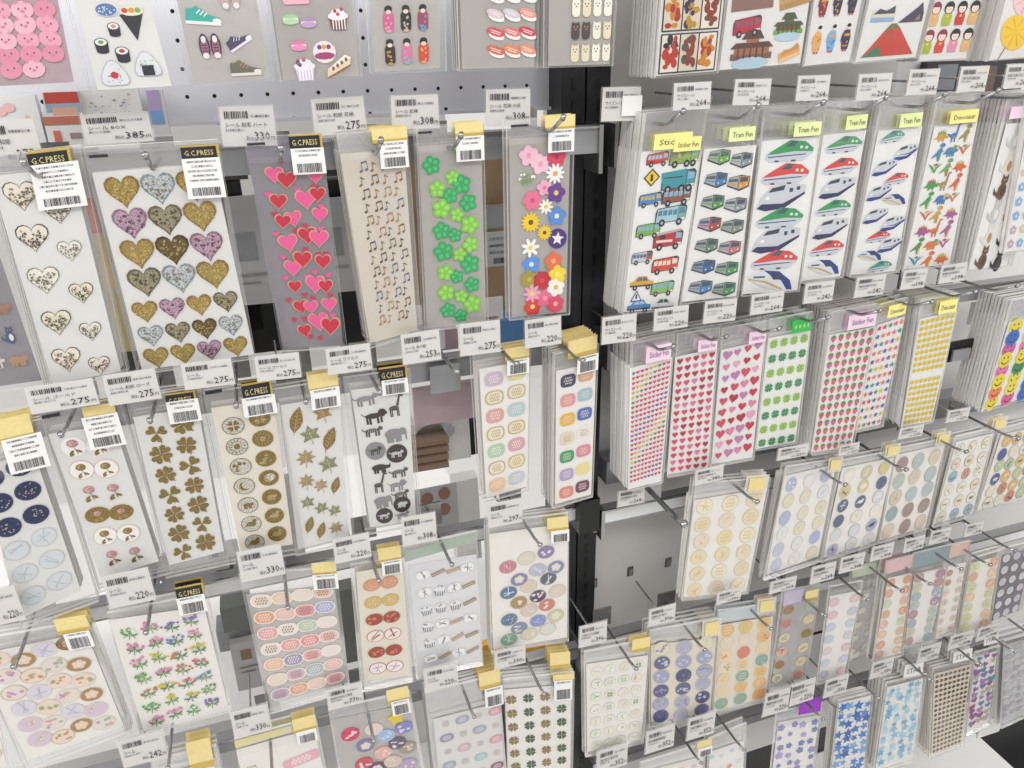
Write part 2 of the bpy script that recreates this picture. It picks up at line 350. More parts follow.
def beast(c, kind='cat', c2=None, m='ink'):
    leg = lambda x, l=.55, w_=.09: (qd(x - w_, -l - .3, x + w_, -.1), c, m)
    o = []
    if kind == 'giraffe':
        o = [leg(-.45, .7, .05), leg(-.3, .7, .05), leg(.15, .7, .05), leg(.28, .7, .05), (el(-.1, -.15, .45, .25, 10), c, m), ([(.1, 0), (.35, .05), (.62, 1.05), (.45, 1.05)], c, m), (rot(el(0, 0, .24, .11, 8), -.4, .65, 1.05), c, m)]
    elif kind == 'elephant':
        o = [leg(-.6, .45, .14), leg(-.3, .45, .14), leg(.15, .45, .14), leg(.42, .45, .13), (el(-.1, .1, .78, .5, 12), c, m), (el(.7, .22, .34, .36, 10), c, m), ([(.85, .1), (1.05, .1), (1.02, -.7), (.9, -.7)], c, m), (el(.5, .2, .2, .28, 8), c2 or '6d6d6d', m)]
    elif kind == 'rhino':
        o = [leg(-.6, .35, .12), leg(-.3, .35, .12), leg(.2, .35, .12), leg(.45, .35, .12), (el(-.1, .05, .8, .38, 12), c, m), (el(.8, .0, .35, .22, 9), c, m), ([(1, .1), (1.15, .1), (1.12, .5)], c, m)]
    elif kind == 'lion':
        o = [leg(-.7, .4), leg(-.45, .45), leg(.2, .45), leg(.5, .4), (el(-.15, .05, .7, .26, 12), c, m), (el(.62, .25, .36, .38, 10), c2 or c, m), (el(.85, .2, .22, .16, 8), c, m), ([(-.8, .1), (-1.1, .4), (-1.15, .36), (-.8, 0)], c, m)]
    elif kind == 'tiger' or kind == 'cat':
        o = [leg(-.7, .35), leg(-.45, .4), leg(.25, .4), leg(.55, .35), (el(-.1, 0, .72, .24, 12), c, m), (el(.72, .2, .25, .22, 9), c, m), ([(.58, .35), (.62, .55), (.72, .38)], c, m), ([(-.75, 0), (-1.05, .1), (-1.1, .35), (-1.18, .1), (-.9, -.1)], c, m)]
        if kind == 'tiger': o += [(rot(qd(-.03, -.2, .03, .2), .1, x, .0), c2 or 'b0b0b0', m) for x in (-.5, -.3, -.1, .1, .3)]
    elif kind == 'bear':
        o = [leg(-.55, .35, .13), leg(-.25, .35, .13), leg(.2, .35, .13), leg(.48, .35, .13), (el(-.1, .05, .68, .42, 12), c, m), (el(.65, .15, .32, .28, 9), c, m), (el(.5, .42, .1, .1, 6), c, m)]
    elif kind == 'sit':
        o = [(el(0, -.35, .42, .65, 12), c, m), (el(.05, .45, .32, .3, 10), c, m), ([(-.22, .6), (-.2, .95), (.0, .7)], c, m), ([(.12, .7), (.32, .95), (.34, .6)], c, m), ([(-.3, -.8), (-.75, -.5), (-.8, 0), (-.6, -.3), (-.2, -.6)], c, m), (el(.08, -.3, .2, .4, 9), c2 or c, m), (el(-.02, .5, .05, .05, 5), 'c8c864', m), (el(.18, .5, .05, .05, 5), 'c8c864', m)]
    return o
def dino(c, kind, c2):
    if kind == 'long':
        return [(el(0, -.2, .5, .3, 10), c, 'ink'), ([(.3, -.2), (.5, 0), (.62, .95), (.45, .95), (.2, .1)], c, 'ink'), (el(.66, .95, .24, .12, 7), c, 'ink'), ([(-.4, -.05), (-1.05, .1), (-.4, -.4)], c, 'ink'), (qd(-.3, -.85, -.12, -.3), c, 'ink'), (qd(.12, -.85, .3, -.3), c, 'ink'), (el(0, -.33, .3, .12, 8), c2, 'ink')]
    if kind == 'rex':
        return [(rot(el(0, 0, .52, .3, 10), .9, 0, -.1), c, 'ink'), (el(.3, .6, .38, .24, 9), c, 'ink'), ([(-.1, -.35), (-1, -.7), (-.9, -.5), (-.25, .0)], c, 'ink'), (rot(qd(-.12, -.5, .12, .2), .2, -.1, -.5), c, 'ink'), (rot(qd(-.1, -.5, .1, .2), -.2, .15, -.5), c2, 'ink'), (rot(qd(-.04, -.25, .06, .1), .9, .35, .05), c2, 'ink'), (el(.4, .66, .05, .05, 5), '222222', 'ink')]
    if kind == 'horn':
        return [(el(-.1, -.05, .62, .38, 10), c, 'ink'), (el(.55, .1, .3, .42, 9), c2, 'ink'), (el(.75, -.05, .28, .2, 8), c, 'ink'), ([(.7, .1), (1.1, .5), (.85, .05)], 'e5dcc0', 'ink'), ([(-.6, 0), (-1.1, -.4), (-.5, -.3)], c, 'ink')] + [(qd(x, -.65, x + .18, -.2), c, 'ink') for x in (-.5, -.2, .1, .35)]
    if kind == 'wing':
        return [([(-1, .5), (-.2, .1), (0, -.3), (.2, .1), (1, .4), (.3, -.15), (.05, -.6), (-.3, -.2)], c, 'ink'), (el(.1, .3, .28, .14, 8), c2, 'ink'), ([(.2, .3), (.7, .5), (.25, .2)], c2, 'ink')]
    return [(el(0, -.15, .65, .4, 12), c, 'ink'), (el(.7, -.25, .24, .16, 8), c, 'ink'), ([(-.5, -.1), (-1.1, -.35), (-.5, -.4)], c, 'ink')] + [([(x - .14, .1), (x, .65 - abs(x) * .5), (x + .14, .1)], c2, 'ink') for x in (-.45, -.18, .1, .38)] + [(qd(x, -.7, x + .18, -.3), c, 'ink') for x in (-.4, .2)]
def kokeshi(c, hair='1f2024', d='f0c860'):
    return [([(-.42, -.95), (.42, -.95), (.5, -.4), (.36, .12), (-.36, .12), (-.5, -.4)], c, 'ink'), (el(0, .45, .52, .5, 14), hair, 'ink'), (el(0, .34, .37, .34, 12), 'f3dcc8', 'ink'), (qd(-.36, .52, .36, .7), hair, 'ink'), (el(0, -.2, .14, .12, 7), d, 'ink'),
            (el(-.14, .32, .05, .025, 5), '3a2a2a', 'ink'), (el(.14, .32, .05, .025, 5), '3a2a2a', 'ink'), (el(0, .17, .04, .03, 5), 'd0483c', 'ink')]
def robe(c, c2, obi='d8a03c'):
    return [([(-.3, -1), (.3, -1), (.42, -.1), (.26, .5), (-.26, .5), (-.5, .05)], c, 'ink'), (el(.05, .72, .17, .19, 9), 'f1d6be', 'ink'), (el(.08, .84, .2, .15, 9), '1d1d22', 'ink'), (qd(-.3, .02, .3, .22), obi, 'ink'), ([(-.55, -.35), (-.3, -.3), (-.2, .4), (-.4, .3)], c, 'ink'),
            (qd(-.2, -1.14, -.04, -1), 'b8322e', 'ink'), (qd(.06, -1.14, .22, -1), 'b8322e', 'ink')] + [(el(random.uniform(-.25, .25), random.uniform(-.9, 0), .08, .08, 6), c2, 'ink') for _ in range(6)]
def shoe(c, sole='f2f0ee', c2=None):
    return [([(-1, -.4), (1, -.4), (1, -.22), (-1, -.22)], sole, 'ink'), ([(-1, -.22), (1, -.22), (.96, .02), (.3, .16), (-.35, .62), (-.6, .46), (-.95, .42)], c, 'ink'), (el(.78, -.16, .26, .16, 8), sole, 'ink')] + [(rot(qd(-.16, -.03, .16, .03), .8, x, .32 - x * .35 - .1), c2 or 'ffffff', 'ink') for x in (-.25, -.05, .15)]
def shoes_top(c, c2):
    o = []
    for x in (-.45, .45): o += [(el(x, 0, .42, 1, 16), c, 'ink'), (el(x, -.1, .3, .8, 14), c2, 'ink'), (el(x, -.72, .27, .24, 10), 'efe6e6', 'ink'), (el(x, .55, .2, .28, 9), 'f3eaea', 'ink')] + [(qd(x - .22, y - .04, x + .22, y + .04), c, 'ink') for y in (-.35, -.12, .1)]
    return o
def cupcake(base, ice, dots, wrap='ffffff'):
    return [([(-.6, -.95), (.6, -.95), (.78, .0), (-.78, .0)], base, 'ink')] + [([(x, -.93), (x + .07, -.93), (x + .1, 0), (x, 0)], wrap, 'ink') for x in (-.5, -.25, 0, .25, .5)] + [(el(0, .12, .88, .34, 14), ice, 'ink'), (el(0, .38, .6, .3, 12), ice, 'ink')] + [(el(random.uniform(-.5, .5), random.uniform(.15, .62), .16, .15, 8), d, 'ink') for d in dots]
def macaron(c, c2): return [(el(0, .2, 1, .42, 14), c, 'ink'), (qd(-.95, -.18, .95, .12), 'f6ece6', 'ink'), (el(0, -.25, 1, .36, 14), c2, 'ink')]
def cake(c, c2, d):
    return [([(-1, -.75), (.85, .1), (.95, .6), (.5, .8), (-.95, -.2)], c, 'ink'), ([(-1, -.75), (.85, .1), (.85, .0), (-1, -.85)], c2, 'ink'), ([(-.95, -.2), (.5, .8), (.95, .6), (-.4, -.1)], 'f4eee4', 'ink')] + [(el(-.5 + .35 * k, -.15 + .2 * k, .12, .16, 7), d, 'ink') for k in range(4)]
def roll(inner): return [([(-.8, .4), (.8, .4), (.72, -.7), (-.72, -.7)], '24262b', 'ink'), (el(0, -.7, .72, .3, 12), '24262b', 'ink'), (el(0, .4, .82, .52, 16), '2a2c31', 'ink'), (el(0, .42, .7, .42, 14), 'e9e9e9', 'ink'), (el(0, .42, .34, .24, 9), inner, 'ink')]
def onigiri(c, nori):
    T = [(-.98, -.6), (-.85, -.85), (-.6, -.93), (.6, -.93), (.85, -.85), (.98, -.6), (.9, -.1), (.6, .45), (.3, .85), (0, .98), (-.3, .85), (-.6, .45), (-.9, -.1)]
    o = [(T, 'b4b8be', 'ink'), (rot(T, 0, 0, 0, .93), 'e0e2e4', 'ink')]
    o += [(el(random.uniform(-.5, .5), random.uniform(-.7, .3), .05, .04, 5), '6c6f74', 'ink') for _ in range(16)]
    return o + ([(qd(-.42, -.86, .42, -.1), '22242a', 'ink')] if nori else [(el(0, -.15, .27, .26, 10), c, 'ink')])
def handroll(): return [([(-.95, .6), (.9, .95), (-.1, -1.3)], '2a2c31', 'ink'), (el(.0, .85, .9, .35, 12), 'eae6d0', 'ink')] + [(el(x, .9, .24, .2, 8), c, 'ink') for x, c in ((-.5, 'd84a34'), (0, 'e8963c'), (.45, '7cb04c'))]
def nigiri(c, c2): return [(rot(el(0, 0, .9, .38, 12), -.35, .08, -.22), 'f4f2ee', 'ink'), (rot(el(0, 0, 1, .4, 14), -.35, 0, .12), c, 'ink'), (rot(qd(-.6, -.04, .6, .04), -.35, 0, .2), c2, 'ink'), (rot(qd(-.5, -.04, .5, .04), -.35, 0, 0), c2, 'ink')]
def note(c, two=False):
    o = [(rot(el(0, 0, .3, .2, 8), .4, -.4, -.7), c, 'foil'), (qd(-.2, -.7, -.1, .7), c, 'foil')]
    return o + ([(rot(el(0, 0, .3, .2, 8), .4, .5, -.55), c, 'foil'), (qd(.7, -.55, .8, .85), c, 'foil'), ([(-.2, .5), (.8, .65), (.8, .9), (-.2, .75)], c, 'foil')] if two else [([(-.1, .7), (.4, .25), (.4, .1), (-.1, .4)], c, 'foil')])
def smile(c, small=False):
    o = [(el(0, 0, 1, 1, 14), c, 'ink')]
    if small: return o + [(qd(-.4, -.3, .4, -.1), 'a07818', 'ink')]
    k = '4a3210'
    return o + [(el(-.3, .28, .11, .17, 6), k, 'ink'), (el(.3, .28, .11, .17, 6), k, 'ink'), (el(0, 0, .62, .6, 8, pi * 1.1, pi * 1.9) + el(0, 0, .48, .45, 8, pi * 1.9, pi * 1.1), k, 'ink')]
def berry(c): return [([(-.7, .4), (0, .62), (.7, .4), (.62, -.2), (0, -.95), (-.62, -.2)], c, 'ink'), ([(-.75, .5), (-.3, .95), (.3, .95), (.75, .5), (0, .3)], '4f9a4a', 'ink'), (el(-.2, 0, .08, .08, 5), 'f7dede', 'ink'), (el(.25, -.2, .08, .08, 5), 'f7dede', 'ink')]
def fuji(c, snow): return [([(-1, -.55), (1, -.55), (.25, .45), (.08, .62), (-.12, .62), (-.3, .4)], c, 'ink'), ([(-.3, .4), (.25, .45), (.08, .62), (-.12, .62)], snow, 'ink'), ([(-1, -.55), (-.2, -.55), (-.45, -.15)], '4c7c5c', 'ink')] + [([(x, .4), (x + .04, .4), (x * 2.2 + .03, -.1)], snow, 'ink') for x in (-.18, -.05, .08)]
def scene_(c1, c2, c3): return [([(-1, -.5), (1, -.5), (1, .3), (-1, .25)], c1, 'ink'), ([(-.9, .0), (-.4, .35), (.2, .2), (.9, .5), (.95, .0)], c2, 'ink'), ([(-1, -.5), (1, -.5), (1, -.25), (-1, -.2)], c3, 'ink')]
def temple(c, r_, c2): return [(qd(-1, -.35, 1, -.1), c2, 'ink'), (qd(-.85, -.15, .85, .12), c, 'ink'), ([(-1.05, .1), (1.05, .1), (.8, .32), (-.8, .32)], r_, 'ink'), (qd(-.3, .3, .3, .5), c, 'ink'), ([(-.55, .45), (.55, .45), (.3, .8), (-.3, .8)], r_, 'ink'), (el(0, -.5, .9, .25, 12), 'b4cbd8', 'ink')] + [(qd(x, -.3, x + .07, .1), '5a3428', 'ink') for x in (-.7, -.4, -.1, .2, .5)]
def parasol(c, c2): return [(rot(qd(-.03, -1.3, .03, 0), -.5), '8a7348', 'ink'), (rot(el(0, .15, .95, .72, 14), -.5), c, 'ink')] + [(rot([(0, .2), (.7 * cos(a), .15 + .6 * sin(a)), (.78 * cos(a + .1), .15 + .62 * sin(a + .1))], -.5), c2, 'ink') for a in (0, .8, 1.6, 2.4, 3.2, 4, 4.8, 5.6)]
def playcard(c, c2, c3): return [(qd(-.62, -1, .62, 1), '2b2325', 'ink'), (qd(-.54, -.93, .54, .93), c, 'ink')] + [(el(random.uniform(-.35, .35), random.uniform(-.75, .75), random.uniform(.12, .26), random.uniform(.12, .3), 8), random.choice((c2, c3, c2)), 'ink') for _ in range(15)]
def sign(c, tri=False): return [([(0, 1), (1, 0), (0, -1), (-1, 0)] if not tri else [(0, 1), (1, -.8), (-1, -.8)], '3b3520' if not tri else '3c4a86', 'ink'), ([(0, .8), (.8, 0), (0, -.8), (-.8, 0)] if not tri else [(0, .7), (.72, -.62), (-.72, -.62)], c, 'ink'), (qd(-.16, -.4, .16, .35), '3b3520', 'ink')]
def fellow(c, c2, head='1d1d22'): return [(rr(0, -.25, .42, .72, .3), c, 'ink'), (el(0, .66, .32, .26, 10), head, 'ink'), (el(0, .45, .22, .16, 8), 'f0d8c0', 'ink'), (el(0, -.9, .24, .12, 7), c2, 'ink')] + [(el(random.uniform(-.25, .25), random.uniform(-.75, .1), .1, .1, 6), c2, 'ink') for _ in range(6)]
def critter(c, k): return [(rr(0, -.25, .5, .7, .4), c, 'ink'), (el(0, .4, .55, .45, 11), c, 'ink'), ([(-.5, .6), (-.4, 1), (-.1, .75)], c, 'ink'), ([(.5, .6), (.4, 1), (.1, .75)], c, 'ink'), (el(-.2, .42, .07, .1, 6), k, 'ink'), (el(.2, .42, .07, .1, 6), k, 'ink'), (el(0, .15, .14, .1, 6), 'c8705c', 'ink')]
# ---------------- artwork of one sheet ----------------
class Art:
    def __init__(s, fn): s.fn = fn; s.items = []; s.pw = (at(600, 400, fn.p[0].y) - at(601, 400, fn.p[0].y)).length; s.W = (fn.p[1] - fn.p[0]).length
    def put(s, shape, u, v, r, a=0, name='sticker', lift=0, sy=1): s.items.append((shape, u, v, r, a, name, lift, sy))
    def grid(s, nu, nv, f, r, u0=.12, u1=.88, v0=.06, v1=.94, name='sticker', jit=0, a=0, stag=0, lift=0, sy=1):
        for j in range(nv):
            for i in range(nu):
                u = u0 + (u1 - u0) * (i / (nu - 1) if nu > 1 else .5); v = v0 + (v1 - v0) * (j / (nv - 1) if nv > 1 else .5)
                sh = f(i, j)
                if sh: s.put(sh, u + random.uniform(-jit, jit), v + random.uniform(-jit, jit) / s.fn.asp + (stag if i % 2 else 0), r, a + random.uniform(-jit, jit) * 3, name, lift, sy)
    def emit(s, mb, it, base):
        shape, u, v, r, a, name, lift, sy = it; ca, sa = cos(a), sin(a); o = base + lift + (s.items.index(it) % 7) * .00004; fn = s.fn
        for k, (pts, c, m) in enumerate(shape):
            q = [fn(u + (x * ca - y * sy * sa) * r, v - (x * sa + y * sy * ca) * r / fn.asp, o + k * .000015) for x, y in pts]
            cc = lin(c) if c != 'x' else (.2, .2, .2, 1)
            if k == 0 and lift: mb.prism(q, (0, lift, 0), m, cc)
            else: mb.face(q[::-1], m, cc)
    def build(s, parent, base=.0008, single=None):
        big = [it for it in s.items if it[3] * s.W / s.pw * 2 > 9.5] if single is None else (s.items if single else [])
        if len(big) > 60: big = []
        mb = MB(); rest = [it for it in s.items if it not in big] if len(big) != len(s.items) else []
        for it in big:
            b = MB(); s.emit(b, it, base); b.build(it[5], parent)
        for it in rest: s.emit(mb, it, base)
        if rest: mb.build('printed_' + rest[0][5] + 's', parent)
# ---------------- packets ----------------
ORD = ['', 'first', 'second', 'third', 'fourth', 'fifth', 'sixth', 'seventh', 'eighth', 'ninth', 'tenth', 'eleventh', 'last']
PACKS = []
NB = 0
def arm_for(P): pass
CY = .62; RY = .668
def tags_build(root, tags, q, Y, rng):
    for ti, t in enumerate(tags):
        kind, x0, y0, x1, y1 = t[:5]; txt = t[5] if len(t) > 5 else ''
        ex, ey = (x0 + x1) / 2, (y0 + y1) / 2
        su = (q[3] - q[1]) / max(q[2] - q[0], 1); uu = (ex - q[0]) / max(q[2] - q[0], 1)
        sv = (q[6] - q[0]) / (q[7] - q[1]) * (1 - uu) + (q[4] - q[2]) / (q[5] - q[3]) * uu
        fn = rectmap(ex, ey, x1 - x0, y1 - y0, Y - .0036 - .0007 * ti, su, sv)
        mb = MB(); big = (x1 - x0) > 14
        if kind == 'bar':
            slab(mb, fn, 'white', .0002, o=.0004); o_ = .0009; hh = y1 - y0
            n = max(1, int((hh - 12) / 5)) if hh > 16 else 1; y = .06; top = max(.08, 1 - 11 / hh)
            for k in range(n):
                if y < top - .08: scribble(mb, fn, .12 + .1 * (k % 2), y, .88 - .1 * (k % 2), min(.08, 1.7 / hh), o_, rng); y += 4.6 / hh
            barcode(mb, fn, .14, max(top, .3), .88, .93, o_, rng); mb.build('barcode_sticker', root); continue
        if kind == 'mark':
            scribble(mb, fn, .0, .1, 1, .8, .0003, rng, (.02, .02, .02, 1)); qface(mb, fn, 0, .3, 1, .7, .0004); mb.build('header_print', root); continue
        m = {'gold': 'gold', 'black': 'goldtag', 'yellow': 'yellow', 'pink': 'pinktag', 'green': 'greentag', 'lime': 'lime', 'purple': 'purple', 'box': 'clear_sheet', 'white': 'white', 'strip': 'gold'}.get(kind)
        slab(mb, fn, m, .0002, o=.0002)
        if kind == 'black':
            qface(mb, fn, 0, .12, .93, 1, .0007); put_text(mb, 'G.C.PRESS', lambda u, v: fn(u, v, .0009), .08, .38, .84, .78, 'ink', lin('d9c88a')) if big else None
        elif kind == 'box':
            slab(mb, rectmap(ex, ey, (x1 - x0) * .72, (y1 - y0) * .72, Y - .0036, su, sv), 'gold', .0002, o=.0012)
        elif txt: put_text(mb, txt, lambda u, v: fn(u, v, .0007), .14, .34, .9, .72, 'ink', lin('6a4a7a') if kind == 'pink' else lin('4a4a3a') if kind != 'green' else lin('d8f0c8'))
        elif kind == 'gold' and y1 - y0 > 8: qface(mb, fn, .0, .78, 1, 1, .0007, 'goldtag')
        mb.build('header_tag', root)
def sleeve_mesh(q, Y, film_, rng, hv=0, wav=.0004):
    fn = quadmap(q, Y); mb = MB(); NU, NV = 4, 9; pts = []
    ph = rng.uniform(0, 6)
    for j in range(NV + 1):
        for i in range(NU + 1):
            e = 0 if i in (0, NU) or j in (0, NV) else 1
            pts.append(fn(i / NU, j / NV, .0026 + (.0006 + wav * sin(ph + i * 2.1 + j * 1.3)) * e))
    ff = [(j * (NU + 1) + i, (j + 1) * (NU + 1) + i, (j + 1) * (NU + 1) + i + 1, j * (NU + 1) + i + 1) for j in range(NV) for i in range(NU)]
    for f in ff:
        j = f[0] // (NU + 1); mb.mesh([pts[i] for i in f], [(0, 1, 2, 3)], 'sheer' if (j + .6) / NV > hv else film_)
    b = [fn(u, v, -.0008) for u, v in ((0, 0), (1, 0), (1, 1), (0, 1))]; f_ = [fn(u, v, .0026) for u, v in ((0, 0), (1, 0), (1, 1), (0, 1))]
    mb.mesh(b, [(0, 1, 2, 3)], film_)
    for i in range(4): mb.mesh([f_[i], f_[(i + 1) % 4], b[(i + 1) % 4], b[i]], [(0, 1, 2, 3)], 'edge')
    return mb
def grp(o, name='stack'): return o
def packet(kind, desc, short, sl, sh, art, tags=(), n=0, dep=.0, Y=CY, fl='clear', sheet='paper', single=None, band=None, slant=0):
    rng = random.Random(hash(short) % 1000 if False else sum(map(ord, short)))
    random.seed(sum(map(ord, short)))
    if sheet == 'paper' and sh[0] > 600 and sh[1] > 0: sheet = 'paper_lit'  # right bay below the top row: brighter light put into a lighter paper colour
    base = (at(sl[4], sl[5], Y) + at(sl[6], sl[7], Y)) / 2
    root = thing(kind, base, desc, 'sticker packet', 'sticker packets on the ' + ('topmost' if sl[1] < 0 else 'second' if base.z > 1.25 else 'third' if base.z > 1.06 else 'fourth' if base.z > .86 else 'fifth' if base.z > .66 else 'lowest') + ' row')
    fs = quadmap(sh, Y)
    mb = MB(); slab(mb, fs, sheet, .0004); she = mb.build('sticker_sheet', root)
    if art: A = Art(fs); art(A); A.build(she, single=single)
    if band:
        fb = quadmap(band[1], Y); mb = MB(); mb.ms = []; slab(mb, fb, 'ink', .0003, o=.0002, c=lin(band[0])); mb.build('header_card', root)
    sv = sleeve_mesh(sl, Y, fl, rng, (sh[1] - sl[1]) / (sl[7] - sl[1])).build('plastic_sleeve', root)
    tags_build(root, tags, sl, Y, rng)
    PACKS.append((root, short))
    if n:
        kids = [c for c in root.children if c.name.split('.')[0] in ('plastic_sleeve', 'header_tag', 'header_card')]
        th = max(.0004, dep / n * .86)
        mb = MB(); slab(mb, fs, sheet, th, o=-th + .0004); thick = mb.build('sticker_sheet', root); sd = thick.data; bpy.data.objects.remove(thick)
        for k in range(1, n + 1):
            r = root.copy(); col.objects.link(r); r.location = Vector(base) + Vector((rng.uniform(-.0006, .0006) + slant * k, dep * k / n, rng.uniform(-.0006, .0006)))
            r['label'] = 'clear packet ' + ORD[k] + ' in line behind the front ' + short; r['group'] = 'packets stacked behind the ' + short
            d = bpy.data.objects.new('sticker_sheet', sd); col.objects.link(d); d.parent = r
            for c in kids:
                d = c.copy(); col.objects.link(d); d.parent = r
    return root
# ---------------- hooks and price labels ----------------
def hook(tip, what, lab=None, Y=.580, L=.075, thick=.0016, drop=.0, up=.012, solo=False):
    bent = tip[1] < 200 or (tip[0] > 600 and tip[1] < 360)
    if not bent: up = min(up, .0025)
    P_ = at(tip[0], tip[1], Y); B = P_ + Vector((0, .022 if bent else .01, -up)); E = Vector((B.x, Y + L + .015, B.z + drop))
    root = thing('display_hook', E, 'bent steel display hook ' + what, 'display hook', 'display hooks along the rails')
    mb = MB(); mb.tube([E, B + Vector((0, .006, 0)), B + Vector((0, .001, .001)), P_], thick, 'steel', 8); mb.build('rod', root, True)
    mb = MB(); mb.tube([P_ + Vector((0, .001, -.001)), P_ + Vector((0, -.0004, .0006)), P_ + Vector((0, -.0016, .002))], thick * 1.35, 'steel', 8); mb.build('tip', root, True)
    mb = MB(); mb.box(E.x - .012, E.x + .012, E.y - .001, E.y + .001, E.z - .010, E.z + .016, 'steel'); mb.build('back_plate', root)
    if lab:
        x, y, w_, h_, price, t1, t2 = lab[:7]; LY = lab[7] if len(lab) > 7 else .606
        T = at(x, y, LY); mb = MB(); mb.tube([Vector((T.x, E.y, T.z)), Vector((T.x, (E.y + LY) / 2, T.z)), T + Vector((0, .0015, 0))], .0011, 'steel', 6)
        mb.build('label_arm', root, True)
        pricelabel(lab, LY, what)
    return root
def pricelabel(lab, LY, what, patch=False):
    x, y, w_, h_, price, t1, t2 = lab[:7]; rng = random.Random(int(x * 7 + y))
    fn = rectmap(x, y, w_, h_, LY, rot=rng.uniform(-.03, .03))
    root = thing('price_label', (fn.p[2] + fn.p[3]) / 2, 'white price label' + (' reading ' + price + ' yen' if price else ' with small print') + ' ' + what.replace('holding', 'above').replace('through', 'above'), 'price label', 'price labels on the hooks')
    mb = MB(); slab(mb, fn, 'label', .0005, o=-.0002); mb.build('card', root)
    mb = MB(); fn2 = rectmap(x, y, w_ * 1.06, h_ * 1.06, LY, rot=0); slab(mb, fn2, 'clear', .0004, o=-.001); mb.build('label_holder', root)
    mb = MB(); g = lambda u, v, o=.0012: fn(u, v, o)
    barcode(mb, fn, .08, .12, .52, .3, .0012, rng); scribble(mb, fn, .56, .22, .9, .05, .0012, rng, (.2, .2, .22, 1)); mb.build('barcode', root)
    mb = MB()
    if t1 and w_ > 28: put_text(mb, t1, g, .08, .4, .1 + min(.75, .075 * len(t1)), .52, 'ink', K)
    else: scribble(mb, fn, .08, .4, .7, .1, .0012, rng)
    scribble(mb, fn, .08, .56, .4, .05, .0012, rng, (.25, .25, .28, 1))
    if price:
        put_text(mb, price, g, .6, .64, .88, .86, 'ink', K)
        put_text(mb, '税込', g, .44, .74, .58, .86, 'ink', K); put_text(mb, '円', g, .9, .76, .97, .86, 'ink', K)
    mb.build('printed_text', root)
    if patch: mb = MB(); slab(mb, fn, 'white', .0005, .5, .25, 1.02, .85, o=.0018); mb.build('blank_sticker', root)
    return root
# ======================= the fixture =======================
def bar(name, x0, x1, y0, y1, z0, z1, m, label=None, cat=None, parent=None, kind=None):
    mb = MB(); mb.box(x0, x1, y0, y1, z0, z1, m); o = mb.build(name, parent, origin=None if parent else ((x0 + x1) / 2, y1, z0))
    if label: tag(o, label, cat)
    if kind: o['kind'] = kind
    return o
XL = -.62
PX = at(577, 300, .70).x                                     # upright between the two bays
# floor, deck and backs
bar('floor', -2.2, 3.6, -1.6, 3.4, -.02, 0, 'white_wall', kind='structure')
bar('wall_back', -2.2, 3.6, 3.3, 3.4, 0, 3, 'white_wall', kind='structure')
# perforated panel
def perforated():
    Y = .73; x0 = XL; x1 = at(549, 90, Y).x; z1 = 1.78; z0 = at(549, 106, Y).z
    h0 = at(214.5, 96, Y); st = .0213; mb = MB(); r = .0017
    nx0 = int((x0 - h0.x) / st) + 1; n = int((x1 - x0) / st) - 1
    xs = [h0.x + (nx0 + i) * st for i in range(n)]
    rows = 13
    zb = [h0.z + .0 + st * k for k in range(rows)]
    # cells with an octagonal opening
    cx0 = xs[0] - st / 2; cxe = cx0 + st * n; cz0 = zb[0] - st / 2; cze = cz0 + st * rows
    for zz in zb:
        for i, x in enumerate(xs):
            a = [(x + r * cos(pi / 8 + k * pi / 4), Y, zz + r * sin(pi / 8 + k * pi / 4)) for k in range(8)]
            A, B, C_, D = (x - st / 2, Y, zz - st / 2), (x + st / 2, Y, zz - st / 2), (x + st / 2, Y, zz + st / 2), (x - st / 2, Y, zz + st / 2)
            mb.mesh([A, B, C_, D] + a, [(1, 2, 4 + 0, 4 + 7), (2, 4 + 1, 4 + 0), (2, 3, 4 + 2, 4 + 1), (3, 4 + 3, 4 + 2), (3, 0, 4 + 4, 4 + 3), (0, 4 + 5, 4 + 4), (0, 1, 4 + 6, 4 + 5), (1, 4 + 7, 4 + 6)], 'panel')
            b = [(p[0], Y + .0012, p[2]) for p in a]
            mb.mesh(a + b, [(k, (k + 1) % 8, 8 + (k + 1) % 8, 8 + k) for k in range(8)], 'black')
            mb.mesh([(x - .004, Y + .0014, zz - .004), (x + .004, Y + .0014, zz - .004), (x + .004, Y + .0014, zz + .004), (x - .004, Y + .0014, zz + .004)], [(0, 1, 2, 3)], 'black')
    mb.box(x0, cx0, Y, Y + .003, cz0, cze, 'panel'); mb.box(cxe, x1, Y, Y + .003, cz0, cze, 'panel'); mb.box(x0, x1, Y, Y + .003, z0, cz0, 'panel')
    mb.box(x0, x1, Y + .002, Y + .004, cz0, cze, 'panel')
    mb.box(x0, x1, Y - .006, Y + .006, z0 - .003, z0, 'panel')
    for k in range(6):
        p = at(219.5 + 77 * k * .985 - 77, 127.7 - 4.7 * k, Y); mb.face([(p.x + .0017 * cos(t * pi / 4), Y - .0003, p.z + .0017 * sin(t * pi / 4)) for t in range(8)], 'black')
    o = mb.build('perforated_panel', None, origin=((x0 + x1) / 2, Y, z0)); tag(o, 'silver perforated metal panel behind the topmost packets', 'panel')
perforated()
zA, zB, zC, zD, zE = 1.434, 1.231, 1.035, .833, .628
gray0 = at(612, 90, .73).x; gray1 = at(893, 95, .73).x
mb = MB(); mb.box(gray0 - .012, gray1, .73, .742, .66, 1.9, 'gray_wall')
for p in ((628, 572), (668, 562), (597, 582), (633, 640 - 60)):
    pass
gp = mb.build('wall_gray_panel', None, origin=(gray0, .74, .66)); gp['kind'] = 'structure'; gp.name = 'wall_right'
mb = MB(); mb.box(gray1 + .001, 1.75, .75, .76, .95, 1.9, 'white_wall'); o = mb.build('wall_far_right', None); o['kind'] = 'structure'
